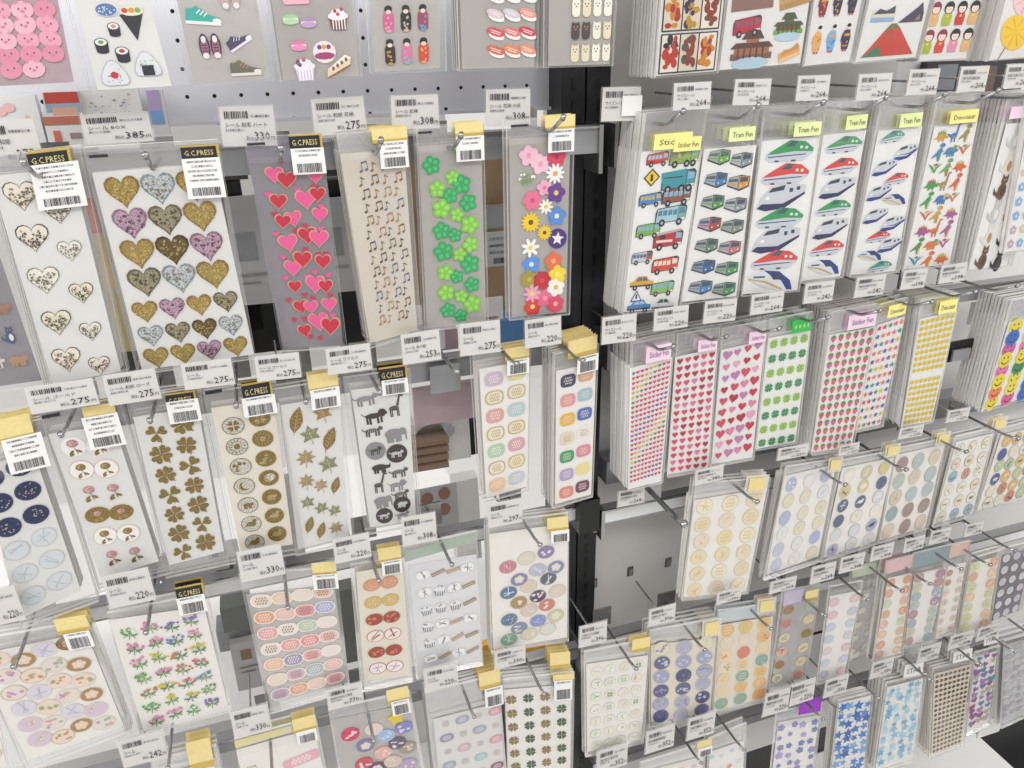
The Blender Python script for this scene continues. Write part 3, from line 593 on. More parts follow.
mb = MB(); mb.box(gray1 + .001, 1.75, .742, .748, .66, .95, 'gray_wall'); o = mb.build('wall_far_right', None); o['kind'] = 'structure'
for p in ((630, 571), (668, 562), (594, 583)):
    f = rectmap(p[0], p[1], 6, 9, .7295); mb = MB(); slab(mb, f, 'steel', .0008); g = rectmap(p[0] + .5, p[1] + .5, 3.4, 6, .7295); slab(mb, g, 'blueplastic' if 'blueplastic' in MATS else 'rail_gray', .0004, o=.001)
    tag(mb.build('panel_slot', None, origin=f(0, 0)), {630: 'small square hook slot in the grey panel, the middle one', 668: 'small square hook slot under the bare steel peg', 594: 'small square hook slot beside the black slotted uprights'}[p[0]], 'slot')
# slotted uprights
root = thing('slotted_upright', (PX, .72, 0), 'black slotted steel uprights between the two display bays', 'shelf upright')
ua, ub = at(561, 100, .70).x, at(610, 100, .70).x
for i, (a, b) in enumerate(((ua, (ua + ub) / 2 - .001), ((ua + ub) / 2 + .001, ub))):
    mb = MB(); mb.box(a, b, .70, .74, .1, 1.9, 'post_black'); post = mb.build('post', root)
    mb = MB(); z = .5
    while z < 1.6: mb.box((a + b) / 2 - .002, (a + b) / 2 + .002, .6993, .6999, z, z + .011, 'black'); z += .0185
    mb.build('slots', post)
mb = MB(); pa = at(550, 90, .735).x; mb.box(pa, ua - .0005, .735, .745, 1.38, 1.9, 'warm'); mb.build('side_strip', root)
# rails with white front strips
def rail(x0, x1, z, h=.024, strip='rail_gray', where='', Y=.668, t=.012, cap=True):
    root = thing('hook_rail', ((x0 + x1) / 2, Y + t, z - h), where, 'rail')
    mb = MB(); mb.box(x0, x1, Y, Y + t, z - h, z, 'rail_gray'); mb.box(x0, x1, Y - .003, Y, z - .002, z, 'steel'); mb.build('bar', root)
    if strip == 'strip_white': mb = MB(); mb.box(x0, x1 - .003, Y - .0014, Y, z - h * .85, z - .003, 'strip_white'); mb.build('label_strip', root)
    if cap:
        X = x1 if cap == 1 else x0
        mb = MB(); mb.box(X - .002, X + .002, Y - .004, Y + .045, z - h - .018, z + .001, 'steel'); mb.build('end_bracket', root)
    return root
xe = at(600, 125, .668).x
rail(XL, xe, zA, .024, '', 'grey metal hook rail behind the pink heart and clover packets')
rail(XL, PX - .002, zB, .022, '', 'grey metal hook rail with a square clamp beside the black animal packet')
rail(XL, at(594, 512, .668).x, zC, .02, 'strip_white', 'hook rail with a white strip ending at the black uprights')
rail(XL, at(580, 655, .668).x, zD, .018, '', 'grey hook rail above the pink text and puffy button packets')
rail(XL, PX - .01, zE, .018, '', 'grey hook rail at the foot of the gold tag packet')
for z, s, w_ in ((zA, '', 'hook rail behind the truck and bullet train stacks'), (zB, '', 'hook rail behind the tiny heart and strawberry stacks'), (1.022, 'strip_white', 'hook rail with white label strip carrying the bare steel peg'),
              (.838, 'strip_white', 'hook rail with a white strip above the navy and orange circle packets'), (.628, '', 'hook rail above the purple star and blue star packets')):
    rail(at(606, 400, .668).x, 1.62, z, .02, s, w_, cap=-1)
b0 = at(606, 490, .70).x
tag(bar('cross_bar', b0, 1.6, .70, .725, 1.033, 1.062, 'rail_gray'), 'dark grey double cross bar above the white label strip', 'bar')
tag(bar('rail_bracket', PX - .012, PX + .012, .655, .70, zC - .03, zC + .012, 'black'), 'black bracket arm between the ends of the white label strips', 'bracket')
# small clamp on row B
f = rectmap(445, 378, 30, 27, .66); mb = MB(); slab(mb, f, 'rail_gray', .002); tag(mb.build('rail_clamp', None, origin=f(.5, 1)), 'square grey metal clamp on the rail beside the black animal packet', 'clamp')
f = rectmap(957, 350, 26, 20, .655); mb = MB(); slab(mb, f, 'black', .003); slab(mb, rectmap(957, 353, 17, 11, .655), 'rail_gray', .003, o=.004); tag(mb.build('black_clip', None, origin=f(.5, 1)), 'black metal clip on the rail beside the small yellow smiley packets', 'clip')
# base deck
zd = .30
dk = MB(); ex = atz(985, 742, zd); x_end = ex.x
sh0 = at(440, 735, .74).z
zk1, zk0 = at(873, 711, .742).z, at(873, 735, .742).z
bar('trim_1', XL, 1.62, .742, .75, zk1, .665, 'white_wall', kind='structure')
bar('trim_2', XL, x_end, .742, .75, zd, zk0, 'white_wall', kind='structure')
o = bar('base_deck', XL, x_end, ex.y - .35, .752, zd - .02, zd, 'white_wall'); tag(o, 'white base deck of the display below the lowest packets', 'deck')
o = bar('gap_panel', XL, 1.62, .744, .76, zk0, zk1, 'black'); tag(o, 'black gap panel between the base deck and the wall above', 'panel')
o = bar('side_cabinet', x_end + .004, x_end + .7, -.1, .80, 0, zd - .005, 'black'); tag(o, 'black cabinet top beside the end of the white base deck', 'cabinet')
# things seen through the open bay
zsh = .78
o = bar('back_shelf', XL, PX - .03, .76, 1.35, zsh - .01, zsh, 'white_wall'); tag(o, 'white shelf board seen through the lower bay beneath the flower packets', 'shelf')
o = bar('back_shelf', XL, PX - .03, .76, 1.35, .52, .53, 'white_wall'); tag(o, 'white shelf board behind the lowest packets with gold tags', 'shelf')
o = bar('back_board', XL, PX - .03, 1.10, 1.11, 1.07, 1.9, 'gray_wall'); tag(o, 'grey board high behind the silver perforated panel', 'board')
RB = random.Random(5)
def goods(kind, label, cat, x0, y0, x1, y1, Y, m, depth=.012, extra=None, su=None):
    fn = rectmap((x0 + x1) / 2, (y0 + y1) / 2, x1 - x0, y1 - y0, Y, su=su)
    root = thing(kind, (fn.p[2] + fn.p[3]) / 2, label, cat)
    mb = MB(); mb.prism([fn(0, 0), fn(0, 1), fn(1, 1), fn(1, 0)], (0, depth, 0), m); mb.build('body', root)
    if extra: extra(root, fn)
    return root
def lines_(root, fn):
    mb = MB()
    for k in range(3): scribble(mb, fn, .15, .15 + .2 * k, .85, .07, .0006, RB, (.2, .2, .2, 1))
    barcode(mb, fn, .3, .75, .8, .92, .0006, RB); mb.build('print', root)
def patch(*ps):
    def f(root, fn):
        mb = MB()
        for (u0, v0, u1, v1, c) in ps: qface(mb, fn, u0, v0, u1, v1, .0006 + .0001 * ps.index((u0, v0, u1, v1, c)), 'ink', lin(c))
        mb.build('print', root)
    return f
def blobs(cs, n, rm=.12):
    def f(root, fn):
        mb = MB()
        for k in range(n):
            u, v = RB.uniform(.15, .85), RB.uniform(.12, .88); r = RB.uniform(rm / 3, rm)
            mb.face([fn(u + x * r, v + y * r, .0005 + k * .00003) for x, y in el(0, 0, 1, .8, 8)], 'ink', lin(RB.choice(cs)))
        mb.build('print', root)
    return f
mat('carton_gray', 'b4b4b4', .5, 0, .06, 30); mat('dark_case', '3a3638', .3); mat('blue_card', '5a86b4', .5, 0, .2, 120); mat('rose_pouch', 'b5a0a6', .3, 0, .15, 60); mat('orange', 'e8b030', .5); mat('olive_box', '71756e', .4, 0, .1, 20); mat('blueplastic', '6f8aa6', .3)
goods('letter_card', 'white card with pale pink pattern at the edge of the silver panel', 'card', -12, 96, 41, 148, .70, 'white', .01, blobs(['e8b8b8', 'e8908c', 'f0d0d0'], 9))
goods('picture_card', 'red and blue patterned card between white cards under the sushi packet', 'card', 44, 92, 80, 117, .705, 'white', .01, patch((.05, 0, 1, .45, 'b8463c'), (.05, .45, 1, .8, '8fa6b8'), (.2, .6, .9, 1, 'c9a08c')))
goods('picture_card', 'white card of small coloured scribbles under the sushi packet', 'card', 78, 89, 142, 132, .71, 'white', .01, blobs(['d09a8c', '8aa08c', '9a9ab8', 'c8a860'], 40, .03))
goods('picture_card', 'white card with a brick red band beside the 385 yen label', 'card', 46, 116, 92, 144, .70, 'white', .01, patch((0, 0, 1, .3, 'b8705c'), (.15, .5, .3, .9, 'd0705c'), (.5, .6, .75, .8, '9a8a8a')))
goods('picture_card', 'narrow violet and blue card beside the silver panel', 'card', 150, 90, 166, 135, .70, 'white', .01, patch((0, 0, .8, .45, 'b4a4cc'), (0, .45, .8, .75, '7fa6d6')))
for (a, b, c, d, lb) in ((214, 150, 246, 180, 'dark square case between the gold heart and pink heart packets'), (216, 182, 252, 330, 'black case below the dark square one between heart packets'), (318, 146, 346, 176, 'dark square case between the pink heart and music note packets'),
                   (322, 180, 356, 235, 'black case between the pink heart and music note packets'), (240, 300, 286, 352, 'black case low between the gold heart and pink heart packets'), (338, 290, 368, 345, 'black case low between the pink heart and music note packets')):
    goods('dark_case', lb, 'case', a, b, c, d, .76, 'black' if b > 170 else 'dark_case', .03)
goods('blister_pack', 'grey blister pack behind the gap beside the large gold heart packet', 'package', 232, 196, 272, 304, .75, 'carton_gray', .004, patch((.1, .32, .62, .58, '8d8f93'), (.1, .7, .8, .73, '909090'), (.1, .78, .6, .8, '909090')))
goods('blister_pack', 'pale blister pack behind the gap between hearts and music notes', 'package', 322, 198, 352, 292, .75, 'carton_gray', .004, patch((.15, .3, .7, .6, '8d9089'), (.1, .7, .8, .74, '909090')))
goods('blister_pack', 'red and gold package behind the gap between gold heart packets', 'package', 70, 150, 124, 372, .76, 'carton_gray', .01, patch((.4, .2, .7, .35, 'b8403c'), (.4, .35, .75, .6, 'c8b080'), (.3, .62, .75, .9, 'b4a878'), (.3, .9, 1, 1, '3c3c3c')))
goods('cardboard_box', 'brown cardboard box behind the clover and flower packets', 'box', 476, 155, 512, 308, .78, 'cardboard', .05)
goods('box', 'brown carton seen between the music and clover packets', 'box', 400, 160, 428, 305, .78, 'cardboard', .05)
goods('barcode_card', 'grey card with a barcode between clover and flower packets', 'card', 486, 232, 510, 266, .74, 'carton_gray', .003, lines_)
goods('bracket_bar', 'grey metal bar between the clover and flower packets', 'bar', 482, 206, 512, 228, .75, 'rail_gray', .01)
goods('white_card', 'white card below the brown cardboard box', 'card', 480, 298, 503, 320, .73, 'white', .003)
goods('blue_stack', 'blue striped paper stack beneath the flower packet', 'paper stack', 494, 318, 556, 350, .74, 'blue_card', .06)
goods('navy_box', 'dark navy box beside the black uprights under the flowers', 'box', 548, 312, 576, 352, .73, 'dark_case', .04)
goods('pink_pouch', 'small pink pouch above the steel hook of the 253 yen label', 'pouch', 436, 330, 458, 350, .70, 'rose_pouch', .01)
goods('soft_pouch', 'dusty rose see-through pouch hanging under the square clamp', 'pouch', 414, 386, 477, 422, .69, 'rose_pouch', .008)
def rnd(root, fn):
    mb = MB(); mb.prism([fn(.5 + .5 * cos(t * pi / 12), .5 + .5 * sin(t * pi / 12), .001) for t in range(24)], (0, .0008, 0), 'steel'); mb.build('disc', root)
goods('white_box', 'white box with a round silver disc beside the black animal packet', 'box', 412, 420, 470, 462, .73, 'white', .02, lambda r, f: rnd(r, lambda u, v, o=0: f(.08 + u * .66, .05 + v * .45, o)))
goods('black_post', 'short black post beside the round silver disc', 'post', 463, 415, 478, 455, .74, 'black', .01)
for k in range(4): goods('wood_slat', 'thin brown wooden slat in the pile below the silver disc, ' + ('topmost', 'second from top', 'third from top', 'lowest')[k], 'slat', 412, 441 + k * 8, 449, 446 + k * 8, .71 - .004 * k, 'wood_slat', .02, su=-.16)
def blob_dots(r, f):
    mb = MB()
    for u, v in ((.3, .2), (.7, .15), (.3, .55), (.68, .5)): mb.face([f(u + .14 * x, v + .14 * y, .0008) for x, y in el(0, 0, 1, 1, 12)], 'ink', lin('95705a'))
    return mb.build('swatches', r)
goods('swatch_card', 'grey card with brown round swatches under the 308 yen rail', 'card', 415, 488, 458, 532, .72, 'carton_gray', .004, lambda r, f: [blob_dots(r, f)])
goods('white_carton', 'tall white carton between the animal and pastel chip packets', 'carton', 456, 480, 480, 560, .74, 'white', .02)
for (a, b, c, d, lb) in ((112, 440, 140, 590, 'rose and clover'), (196, 420, 214, 570, 'clover and circle'), (270, 480, 300, 560, 'circle and leaf')):
    goods('blister_pack', 'grey packaging with a printed edge between the ' + lb + ' packets', 'package', a, b, c, d, .71, 'carton_gray', .01, patch((.2, .1, .5, .35, '2c2c2c'), (.3, .45, .6, .6, 'a8504a'), (.2, .68, .55, .9, '55585c')))
goods('tray_box', 'long grey printed carton beneath the gold clover packet', 'carton', 162, 562, 240, 590, .72, 'carton_gray', .03, patch((.1, .2, .6, .3, '88898c'), (.7, .2, .92, .6, '55565a')))
goods('olive_case', 'dark olive green case beside the flower sprig packet', 'case', 222, 607, 252, 630, .74, 'olive_box', .03)
goods('carton_step', 'grey block under the olive green case', 'carton', 218, 628, 260, 648, .745, 'rail_gray', .03)
goods('swatch_card', 'upright grey card with one brown dot under the olive green case', 'card', 234, 642, 264, 688, .73, 'carton_gray', .01, patch((.3, .15, .65, .36, '8a7458'), (.2, .5, .8, .53, '77787a'), (.2, .6, .7, .63, '77787a')))
goods('olive_case', 'dark green strip case between the pastel text and red oval packets', 'case', 340, 590, 358, 662, .74, 'olive_box', .02)
goods('orange_strip', 'orange yellow card edge below the coloured oval packet', 'card', 482, 636, 562, 662, .72, 'orange', .01)
goods('dark_packs', 'dark glossy packs beneath the kokeshi doll packets', 'package', 925, 60, 1024, 92, .738, 'dark_case', .01, patch((.1, .1, .3, .9, '8a8f94'), (.5, .2, .7, 1, '6a5a50')))
goods('white_sheet', 'blank white paper tucked behind the row of smiley packets', 'paper', 970, 300, 1003, 322, .70, 'white', .002)
goods('leaning_card', 'tall plain white card leaning behind the pastel heart packet', 'card', 990, 652, 1012, 735, .66, 'white', .003)
# ======================= the packets =======================
def rr_pink(): return [(rr(0, 0, 1, .6, .2), 'f0b8c4', 'ink'), (rr(0, .3, .9, .2, .1), 'faf2ee', 'ink')]
R = random.uniform; C_ = random.choice
def G(dx=0): return ['b39043', 'a88436', 'c09c50']
# ---- row above the perforated panel
def a(A):
    for k in range(14):
        A.put([(el(0, 0, 1, .8, 12), C_(['eaa9bb', 'e295ab', 'f0bccb']), 'gloss'), (el(-.3, .1, .1, .12, 6), '8e6a74', 'gloss'), (el(.3, .1, .1, .12, 6), '8e6a74', 'gloss'), (el(0, -.12, .2, .14, 8), 'd98ba2', 'gloss'), ([(-.6, .5), (-.4, .95), (-.2, .6)], 'e295ab', 'gloss'), ([(.6, .5), (.4, .95), (.2, .6)], 'e295ab', 'gloss')], .2 + .3 * (k % 3), .47 + .105 * (k // 3), .155, R(-.3, .3), 'pig_sticker', .0004)
packet('sticker_packet', 'glossy pink packet of puffy pig stickers beside the sushi packet', 'pink pig stickers', (-40, -60, 52, -60, 88, 88, -6, 94), (-30, -60, 46, -60, 74, 82, 0, 86), a, fl='hazy', sheet='rose_pouch', single=True)
def a(A):
    A.put(handroll(), .72, .66, .19, 0, 'hand_roll_sticker'); A.put(roll('d2925c'), .42, .69, .105, 0, 'sushi_roll_sticker'); A.put(roll('6ba23a'), .2, .77, .115, 0, 'sushi_roll_sticker'); A.put(roll('c83838'), .45, .82, .12, 0, 'sushi_roll_sticker')
    A.put(onigiri('c82c34', 0), .27, .915, .195, 0, 'rice_ball_sticker'); A.put(onigiri('', 1), .74, .875, .19, 0, 'rice_ball_sticker'); A.put(oval('5b7bb0', 'e0e4ea', 'dots', 'f0f0f0', .6), .38, .59, .16, 0, 'bowl_sticker')
    for u, v in ((.3, .2), (.7, .25), (.35, .42), (.72, .45)): A.put(roll(C_(['c83838', 'e0903c'])), u, v, .13, 0, 'sushi_roll_sticker')
packet('sticker_packet', 'white sheet of sushi rolls, hand roll and rice balls on the topmost row', 'sushi roll and rice ball sheet', (38, -120, 128, -120, 189, 84, 92, 93), (46, -115, 118, -115, 172, 86, 98, 90), a, sheet='paper')
def a(A):
    A.put(shoe('3fb0a0'), .28, .66, .22, -.1, 'sneaker_sticker', .0005); A.put(shoes_top('b09a98', 'cdbcb8'), .66, .56, .15, 0, 'sneaker_sticker', .0005); A.put(shoes_top('3a3048', 'a06a78'), .3, .81, .16, 0, 'sneaker_sticker', .0005); A.put(shoe('4c4560', 'eeeaf0', 'ddd'+'ddd'), .68, .79, .17, .5, 'sneaker_sticker', .0005); A.put(shoe('6c6e5c', 'e9e0dc', 'd0806c'), .7, .94, .2, 0, 'sneaker_sticker', .0005)
    for u, v, c in ((.3, .2, 'b05050'), (.7, .3, '5070a0'), (.3, .45, '906aa0')): A.put(shoe(c), u, v, .2, 0, 'sneaker_sticker', .0005)
packet('sticker_packet', 'clear packet of puffy sneaker stickers on the topmost row', 'sneaker stickers', (148, -120, 240, -120, 275, 80, 192, 86), (152, -120, 236, -120, 270, 79, 194, 83), a, fl='frost', sheet='frost_sheet', single=True)
def a(A):
    A.put(macaron('a6cfa0', 'b8dcae'), .2, .68, .1, 0, 'macaron_sticker', .0005); A.put(macaron('b394b8', 'c2a6c6'), .42, .7, .1, 0, 'macaron_sticker', .0005); A.put(cupcake('7a4a44', 'f4eef0', ['d03050', 'c8405a', 'b03050']), .8, .68, .15, 0, 'cupcake_sticker', .0005); A.put(macaron('e080a8', 'ea94b8'), .26, .82, .1, 0, 'macaron_sticker', .0005)
    A.put([(el(0, 0, 1, .9, 14), 'f4e4e6', 'ink'), (el(0, -.3, .9, .3, 12), 'a04070', 'ink')] + [(el(x, .4, .2, .2, 8), c, 'ink') for x, c in ((-.4, '6a3a80'), (0, 'd8a040'), (.4, '8a3a70'))], .58, .86, .15, 0, 'cake_sticker', .0005)
    A.put(cupcake('d8cce6', 'f0ecf4', ['b03050', '40305c', '7a9a40', 'c05070', '6a3a80']), .3, .96 - .02, .16, 0, 'cupcake_sticker', .0005); A.put(cake('e8d8b8', 'a04a3c', '8a5a34'), .76, .94, .17, 0, 'cake_sticker', .0005); A.put(rr_pink(), .3, .56, .16, 0, 'cake_sticker', .0005)
    for u, v in ((.3, .15), (.7, .2), (.3, .35), (.7, .42)): A.put(macaron('e0a0a8', 'e8b4ba'), u, v, .12, 0, 'macaron_sticker', .0005)
packet('sticker_packet', 'clear packet of puffy macaron and cupcake stickers on the topmost row', 'macaron and cupcake stickers', (248, -120, 348, -120, 362, 77, 280, 82), (254, -120, 342, -120, 358, 76, 283, 80), a, fl='hazy', sheet='frost_sheet', single=True, n=2, dep=.008)
def a(A):
    cs = [('d06890', 'e8a0b8'), ('26262c', 'c8b49a'), ('a04860', '60a0c8'), ('2c2420', 'c09848'), ('e078a0', '70c0c8'), ('d05030', 'e8a070')]
    for j in range(6):
        for i in range(3): c = cs[(j * 3 + i) % 6]; A.put(fellow(c[0], c[1]), .25 + .25 * i, -.02 + .182 * j, .18, 0, 'kimono_doll_sticker', .0005)
packet('sticker_packet', 'clear packet of puffy kimono doll stickers before the perforated panel', 'kimono doll puffy stickers', (358, -120, 442, -120, 446, 71, 370, 74), (362, -120, 438, -120, 440, 68, 374, 72), a, fl='hazy', sheet='frost_sheet', single=True)
def a(A):
    cs = ['d86a50', 'e88a5c', 'e89070', 'e06a3c', 'f0c888', 'e8a89a', 'd8c8d0', 'd0ccd4', 'e8988c', 'd85058', 'e07a78', 'd03a58']
    for j in range(9):
        for i in range(3): A.put(nigiri(cs[(j * 3 + i) % 12], 'f6e6dc'), .46 + .22 * i, .08 + .103 * j, .125, .05, 'sushi_sticker', .0005)
packet('sticker_packet', 'clear packet of rows of salmon and tuna sushi stickers', 'salmon and tuna sushi stickers', (452, -120, 540, -120, 537, 68, 459, 71), (456, -118, 536, -118, 534, 67, 462, 69), a, fl='frost', sheet='frost_sheet', n=3, dep=.02, single=True)
def a(A):
    for j in range(8):
        for i in range(4):
            dk = j == 6 and i < 2
            A.put(critter('4a4440' if dk else C_(['ede9d6', 'f2efe2', 'e6ddc0']), '2a2420' if not dk else 'c8a060'), .42 + .17 * i, .02 + .13 * j, .125, 0, 'puppy_sticker', .0005)
packet('sticker_packet', 'clear packet of cream coloured puppy stickers beside the hanafuda card sheets', 'cream puppy stickers', (544, -120, 622, -120, 612, 66, 543, 68), (550, -118, 618, -118, 609, 64, 548, 66), a, fl='frost', sheet='frost_sheet', n=6, dep=.03, single=True)
# right of the uprights, top row
def a(A):
    for j in range(5):
        for i in range(3): A.put(playcard(C_(['e6ded0', 'c8b8a0', 'd8ccb8']), *C_([('b8362a', '2a2426'), ('c8862c', 'a8302c'), ('3a2c50', 'b89028'), ('8a3a2c', '50584a')])), .2 + .3 * i, -.06 + .235 * j, .26, 0, 'flower_card_sticker', 0)
packet('sticker_packet', 'white sheet of black framed Japanese flower card stickers, frontmost of its stack', 'flower card stickers', (668, -120, 738, -120, 717, 73, 654, 78), (670, -115, 736, -115, 716, 71, 655, 76), a, n=9, dep=.045)
def a(A):
    A.put([(qd(-1, -.3, 1, .2), '8a6a60', 'ink'), (qd(-1, .2, 1, .34), '5a443c', 'ink')], .3, .62, .25, .05, 'bridge_sticker'); A.put(scene_('c09868', '9a7448', 'b08a58'), .82, .6, .2, .2, 'rooftop_sticker'); A.put(vehicle('b82c44', 'bus', '8a5a68'), .27, .76, .17, .05, 'tram_sticker'); A.put(temple('6c5a40', '4a5a3c', '6aa04c'), .78, .78, .18, .0, 'garden_sticker')
    A.put(temple('a06a50', '5c4038', '7a5a4c'), .36, .9, .25, 0, 'palace_sticker'); A.put(scene_('d8a468', 'c88c4c', 'e8c08c'), .83, .93, .13, .3, 'wagon_sticker')
    for u, v in ((.3, .15), (.75, .2), (.3, .35), (.75, .4)): A.put(temple('a06a50', '5c4038', '7a9a5c'), u, v, .2, 0, 'palace_sticker')
packet('sticker_packet', 'white sheet of temple, red tram and garden stickers', 'temple and red tram sheet', (740, -120, 830, -120, 803, 64, 717, 71), (742, -115, 826, -115, 800, 63, 719, 70), a, n=3, dep=.03)
def a(A):
    cs = [('8a3048', 'd8a040'), ('343448', 'd0a048'), ('28304c', 'b0404c'), ('e0a868', 'c87848'), ('78a8d0', '4a78b0'), ('3a3450', 'b89048')]
    for j in range(4):
        for i in range(3): A.put(robe(*cs[(j % 2) * 3 + i]), .2 + .31 * i, .2 + .215 * j, .215, 0, 'kimono_lady_sticker', 0)
packet('sticker_packet', 'white sheet of standing ladies in orange and blue kimono', 'standing kimono lady sheet', (832, -120, 888, -120, 851, 62, 802, 67), (834, -115, 884, -115, 849, 61, 803, 66), a, n=2, dep=.02)
def a(A):
    A.put(scene_('d8d0c0', '4a5058', '8fb0cc'), .28, .72, .19, 0, 'harbour_sticker'); A.put([([(-1, -.5), (1, -.5), (1, 0), (.75, .7), (.4, .4)], '4a4458', 'ink'), ([(.3, -.4), (.7, 0), (.8, -.4)], '8a7a60', 'ink')], .75, .73, .2, 0, 'dark_mountain_sticker'); A.put(fuji('c4483c', '7a7454'), .5, .885, .43, 0, 'red_mountain_sticker', 0, .8)
    for u, v in ((.3, .2), (.75, .2), (.5, .45)): A.put(fuji('4a6a9a', 'f0f0f0'), u, v, .2, 0, 'mountain_sticker')
packet('sticker_packet', 'white sheet with a large red mountain sticker', 'red mountain sheet', (894, -120, 962, -120, 917, 58, 853, 64), (896, -115, 958, -115, 915, 57, 855, 62), a, n=2, dep=.02)
def a(A):
    for j in range(6):
        for i in range(4):
            c = C_(['c83c34', 'a8b83c', 'd04840', 'd8b078', 'd890a8', 'b85a3c']); A.put(kokeshi(c, C_(['202026', '202026', '8a3448'])), .08 + .28 * i, .06 + .165 * j, .205, 0, 'wooden_doll_sticker')
packet('sticker_packet', 'white sheet of red and green round headed doll stickers', 'round headed doll sheet', (964, -120, 1014, -120, 967, 59, 917, 62), (966, -115, 1010, -115, 965, 58, 918, 61), a, n=6, dep=.025)
def a(A):
    A.put(parasol('ecc8cc', 'd8a0a8'), .34, .66, .28, 0, 'parasol_sticker'); A.put(parasol('ecc83c', 'd8a428'), .28, .86, .27, 0, 'parasol_sticker'); A.put(parasol('d84a88', 'b83468'), .78, .88, .25, 0, 'parasol_sticker')
    for u, v in ((.3, .2), (.7, .25), (.35, .45), (.75, .6)): A.put(parasol('9ab8d8', '6888b8'), u, v, .2, 0, 'parasol_sticker')
packet('sticker_packet', 'white sheet of yellow, pink and magenta paper parasol stickers', 'paper parasol sheet', (1036, -120, 1104, -120, 1050, 56, 988, 61), (1037, -115, 1100, -115, 1048, 55, 989, 60), a, n=7, dep=.025)
# ---- first row left
def a(A):
    for j in range(7):
        for i in range(2): A.put(beast(C_(['30303a', 'b08a6a', '4a5a78', 'd8cfc8', 'a07a60']), C_(['sit', 'cat', 'bear']), 'e8e0d8'), .45 + .33 * i, .1 + .13 * j, .16, 0, 'puppy_sticker', .0005)
packet('sticker_packet', 'smoky clear packet of puffy dog stickers at the edge beside lace hearts', 'puffy dog stickers in smoky packet', (-110, 175, -22, 165, 50, 384, -34, 396), (-100, 180, -30, 170, 42, 380, -30, 390), a, fl='frost', sheet='gray_sheet')
def a(A):
    tones = [('8a7a60', 'efe6d6', '8a7450'), ('6c5c50', 'ece2d2', '5c4a3c'), ('6c5c50', 'ece2d2', '5c4a3c'), ('a8a890', 'eeeadf', '8c8c74'), ('a8a890', 'eeeadf', '8c8c74'), ('6c6450', 'e6dfc8', '6a6048'), ('6c6450', 'e6dfc8', '6a6048'), ('6c6450', 'eae6da', '7c7458')]
    pos = [(.3, .1, .23), (.7, .19, .18), (.3, .29, .225), (.72, .37, .175), (.29, .49, .23), (.73, .575, .18), (.3, .7, .22), (.72, .77, .17), (.29, .89, .22), (.72, .95, .17)]
    for k, (u, v, r) in enumerate(pos): A.put(lace_heart(*tones[k % 8]), u, v + .0, r, -.05, 'lace_heart_sticker')
packet('sticker_packet', 'tall white sheet of two columns of gold lace heart stickers', 'lace hearts', (-16, 157, 80, 146, 128, 373, 46, 389), (-10, 176, 72, 168, 121, 371, 53, 384), a,
       (('black', 28, 150, 71, 166), ('bar', 34, 163, 83, 208)), n=2, dep=.012, fl='clear')
def a(A):
    g, s, p, k = ('a8873a', 'c4a85c', 'e0c878'), ('a4a8a8', 'cfd2d0', '8d7c58'), ('b08aa0', 'd8b4c6', '8a5c74'), ('5c4a24', '7a6432', 'c8b070')
    m = ('7e7458', 'b6ab8c', '6c5c3c'); w_ = ('a4b0b8', 'dfe4e6', 'a09a88')
    rows = [(.085, 3, [g, w_, g]), (.235, 3, [p, m, g]), (.385, 3, [g, k, p]), (.53, 3, [m, w_, g]), (.68, 4, [g, p, g, m]), (.81, 4, [w_, m, k, w_]), (.93, 4, [g, g, p, g])]
    for v, n, cs in rows:
        for i in range(n):
            u = (.21 + .295 * i) if n == 3 else (.15 + .235 * i); c = cs[i]
            A.put(heart(c[1], c[0], c[2], 26, 'foil', .86), u, v + .015, .155 if n == 3 else .118, -.0, 'glitter_heart_sticker')
packet('sticker_packet', 'wide white sheet of gold, silver and pink glitter hearts', 'glitter hearts', (83, 147, 218, 139, 256, 358, 138, 374), (92, 173, 213, 163, 254, 354, 142, 370), a,
       (('mark', 89, 154, 108, 158), ('black', 181, 145, 219, 158), ('bar', 185, 158, 223, 198)), n=1, dep=.006, fl='clear')
def a(A):
    big = [(.3, .09, 'e85a98', .14), (.45, .12, 'c81e3c', .15), (.85, .11, 'e85a98', .13), (.3, .22, 'c81e3c', .14), (.68, .22, 'e85a98', .17), (.85, .2, 'c81e3c', .13), (.32, .32, 'c81e3c', .13), (.47, .31, 'e85a98', .14), (.85, .3, 'e85a98', .13), (.35, .43, 'e85a98', .16), (.64, .40, 'c81e3c', .16), (.8, .42, 'e85a98', .16),
           (.36, .56, 'e85a98', .15), (.52, .52, 'c81e3c', .16), (.82, .54, 'c81e3c', .14), (.35, .66, 'c81e3c', .12), (.66, .655, 'e85a98', .17), (.82, .67, 'c81e3c', .13), (.4, .77, 'c81e3c', .14), (.55, .775, 'e85a98', .13), (.84, .77, 'e85a98', .14), (.64, .86, 'e85a98', .18), (.82, .89, 'c81e3c', .18), (.4, .905, 'c81e3c', .13)]
    for u, v, c, r in big: A.put(heart(c, 'd8a088', None, 0, 'gloss', .86), u, v, r, R(-.15, .15), 'heart_sticker', .0007)
    for u, v in ((.2, .17), (.6, .16), (.84, .15), (.24, .27), (.55, .27), (.9, .25), (.64, .34), (.22, .37), (.5, .36), (.86, .36), (.26, .49), (.6, .46), (.78, .49), (.9, .49), (.25, .6), (.58, .6), (.7, .58), (.9, .6), (.24, .72), (.5, .7), (.62, .72), (.9, .71), (.28, .83), (.44, .83), (.75, .81), (.9, .82), (.5, .93), (.66, .94)):
        A.put(heart(C_(['e85a98', 'c83050']), None, None, 0, 'gloss'), u - .02, v + .01, .05, R(-.2, .2), 'tiny_heart_sticker', .0005)
